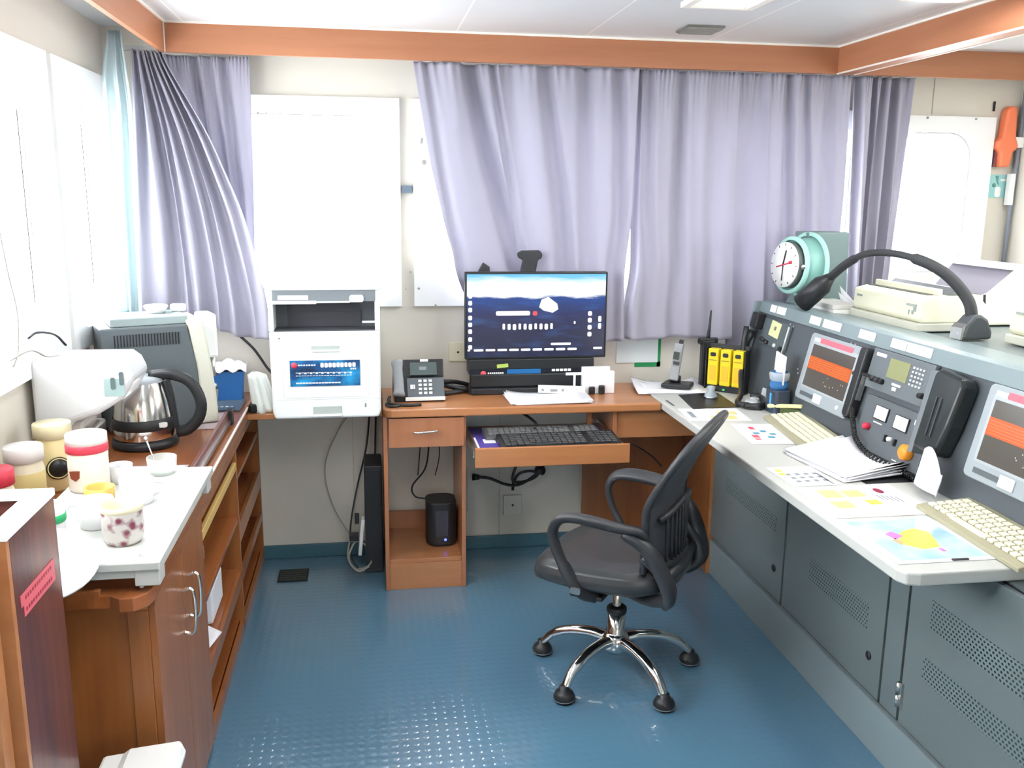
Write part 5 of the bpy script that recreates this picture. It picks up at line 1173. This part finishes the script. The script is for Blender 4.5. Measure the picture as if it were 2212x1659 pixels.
# dot matrix printers
def dmp(label, loc, w, dp, hh, rz=0, group=None):
    t = empty('dot_matrix_printer', label, 'printer', loc, rz, group)
    # local: front faces -x ; width along y
    M(M_CREAM).prism([(-dp/2+.012, .03), (-dp/2, .045), (-dp/2+.004, hh), (-dp/2+.05, hh+.012), (dp/2-.04, hh+.012), (dp/2, hh-.03), (dp/2, .03)], 'y', -w/2, w/2).done('cover', t, bevel=.006)
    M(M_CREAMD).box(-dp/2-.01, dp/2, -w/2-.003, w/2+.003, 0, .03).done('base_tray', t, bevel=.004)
    M(mat('platen_gap', (.07, .075, .07), .5)).box(-dp/2+.05, -dp/2+.075, -w/2+.05, w/2-.02, hh+.005, hh+.0145).done('ribbon_slot', t)
    M(M_CREAM).box(-dp/2+.08, -dp/2+.10, -w/2+.03, w/2-.02, hh+.012, hh+.035).done('tear_bar', t, bevel=.003)
    M(mat('smoke_cover', (.13, .14, .15), .3)).prism([(-dp/2+.12, hh+.012), (-dp/2+.16, hh+.04), (dp/2-.06, hh+.03), (dp/2-.05, hh+.012)], 'y', -w/2+.03, w/2-.03).done('smoked_lid', t, bevel=.004)
    M(mat('grey_badge', (.32, .36, .34), .5)).box(-dp/2-.002, -dp/2+.002, w/2-.065, w/2-.03, hh-.03, hh-.022).done('maker_badge', t)
    M(MC['grey_badge']).box(-dp/2-.002, -dp/2+.003, -w/2+.03, -w/2+.09, hh-.028, hh-.020).box(-dp/2-.002, -dp/2+.003, -w/2+.03, -w/2+.045, hh-.045, hh-.030).box(-dp/2-.002, -dp/2+.003, -w/2+.045, -w/2+.055, .058, .072).box(-dp/2-.002, -dp/2+.003, -w/2+.07, -w/2+.074, .055, .072).done('control_buttons', t)
    return t
dmp('cream dot matrix printer under the gooseneck lamp arch on the console', (2.10, 3.235, TZ), .47, .27, .115)
dmp('cream dot matrix printer cut by the right edge of the photo on the console', (2.27, 2.50, TZ), .50, .28, .13)
o = M(mat('grey_book', (.62, .60, .58), .5)).box(1.885, 2.02, 3.48, 3.72, TZ+.022, TZ+.040).done('book', bevel=.003); tag(o, 'pale grey book on top of the pair beside the cream printer', 'book')
o = M(mat('light_book', (.80, .80, .76), .5)).box(1.89, 2.03, 3.48, 3.73, TZ+.0002, TZ+.0215).done('book', bevel=.003); tag(o, 'cream book beneath the grey book, left of the cream printer', 'book')
papers('paper_sheet', 'curled white printout behind the lamp head on the console top', (2.08, 3.56, TZ+.0), .4, .20, .14, 4, curl=.10, jit=.01, seed=14)
# big printer behind with paper roll
t = empty('chart_printer', 'large cream printer with mauve cover and paper roll behind the gooseneck lamp', 'printer', (2.36, 3.25, TZ))
M(M_CREAM).prism([(-.06, 0), (.30, 0), (.30, .22), (.12, .22), (.0, .12), (-.06, .10)], 'y', -.12, -.055).prism([(.02, 0), (.30, 0), (.30, .10), (.02, .10)], 'y', -.055, .42).done('body', t, bevel=.008)
M(mat('mauve_cover', (.30, .28, .34), .45)).prism([(.04, .10), (.13, .215), (.17, .215), (.17, .10)], 'y', -.05, .35).done('sloping_cover', t, bevel=.006)
M(M_WHITE).prism([(.10, .205), (.13, .222), (.20, .222), (.20, .205)], 'y', -.05, .35).done('paper_guide', t)
M(mat('roll_grey', (.30, .31, .35), .4)).lathe([(0, 0), (.045, 0), (.05, .02), (.05, .30), (.045, .32), (0, .32)], (-.10, -.06, .055), (0, 1, 0), 28).done('paper_roll', t)
M(M_BLACK).lathe([(0, 0), (.015, 0), (.017, .02), (.012, .04), (0, .04)], (.21, -.12, .17), (0, -1, 0), 16).done('knob', t)
M(M_BLACK).box(.12, .14, -.13, -.118, .205, .225).done('latch', t)
M(M_BLACK).tube(bez([(-.06, -.13, .12), (-.06, -.13, .06), (-.10, -.13, .02)]), .005, 8).done('lead', t)

# ================================================ RIGHT BACK WALL ITEMS
t = empty('orange_torch', 'orange emergency torch hanging on the wall at the upper right', 'torch', (3.035, Y1, 1.93))
M(mat('signal_orange', (.88, .22, .10), .45)).prism([(-.022, .165), (.0, .185), (.03, .175), (.038, .04), (.055, .0), (.05, -.02), (.03, -.03), (.02, -.10), (-.03, -.10), (-.035, -.03), (-.055, -.01), (-.05, .02), (-.03, .04)], 'y', -.06, -.005).done('body', t, bevel=.012, seg=3)
M(mat('torch_strap', (.25, .10, .12), .5)).box(-.045, -.035, -.03, -.004, -.10, -.02).done('strap', t)
t = empty('wall_poster', 'aqua safety poster below the orange torch', 'poster', (3.045, Y1, 1.735))
M(mat('poster_aqua', (.35, .66, .66), .5)).box(-.05, .05, -.004, -.001, -.05, .06).done('sheet', t)
M(M_WHITE).prism(rrect(.03, .05, .012, 4, .0, -.022), 'y', -.006, -.004).box(.01, .04, -.006, -.004, .03, .04).done('white_figure', t); M(mat('poster_dark', (.12, .32, .30), .5)).prism([(-.02, .055), (-.002, .055), (-.004, .03), (.004, .01), (-.008, .02)], 'y', -.006, -.004).lathe([(0, 0), (.01, 0), (0, .001)], (-.022, -.004, .01), (0, -1, 0), 10).done('dark_figure', t)
t = empty('wall_pipe', 'thin grey pipe with white clamps running down the wall at the right edge', 'pipe', (3.10, Y1-.035, 1.7))
M(mat('pipe_grey', (.22, .25, .30), .4)).tube([(.012, 0, .52), (.005, 0, .10), (-.0, 0, -.15), (.0, 0, -.45)], .011, 10).done('pipe', t)
M(M_WHITE).box(-.03, .02, -.02, .02, .22, .27).box(-.025, .0, -.018, .018, -.05, .10).done('clamp', t, bevel=.004)
o = M(M_BLACKM).box(2.972, 2.980, Y1-.008, Y1-.001, 2.09, 2.135).done('wall_hook'); tag(o, 'tiny black hook high on the wall left of the orange torch', 'hook')
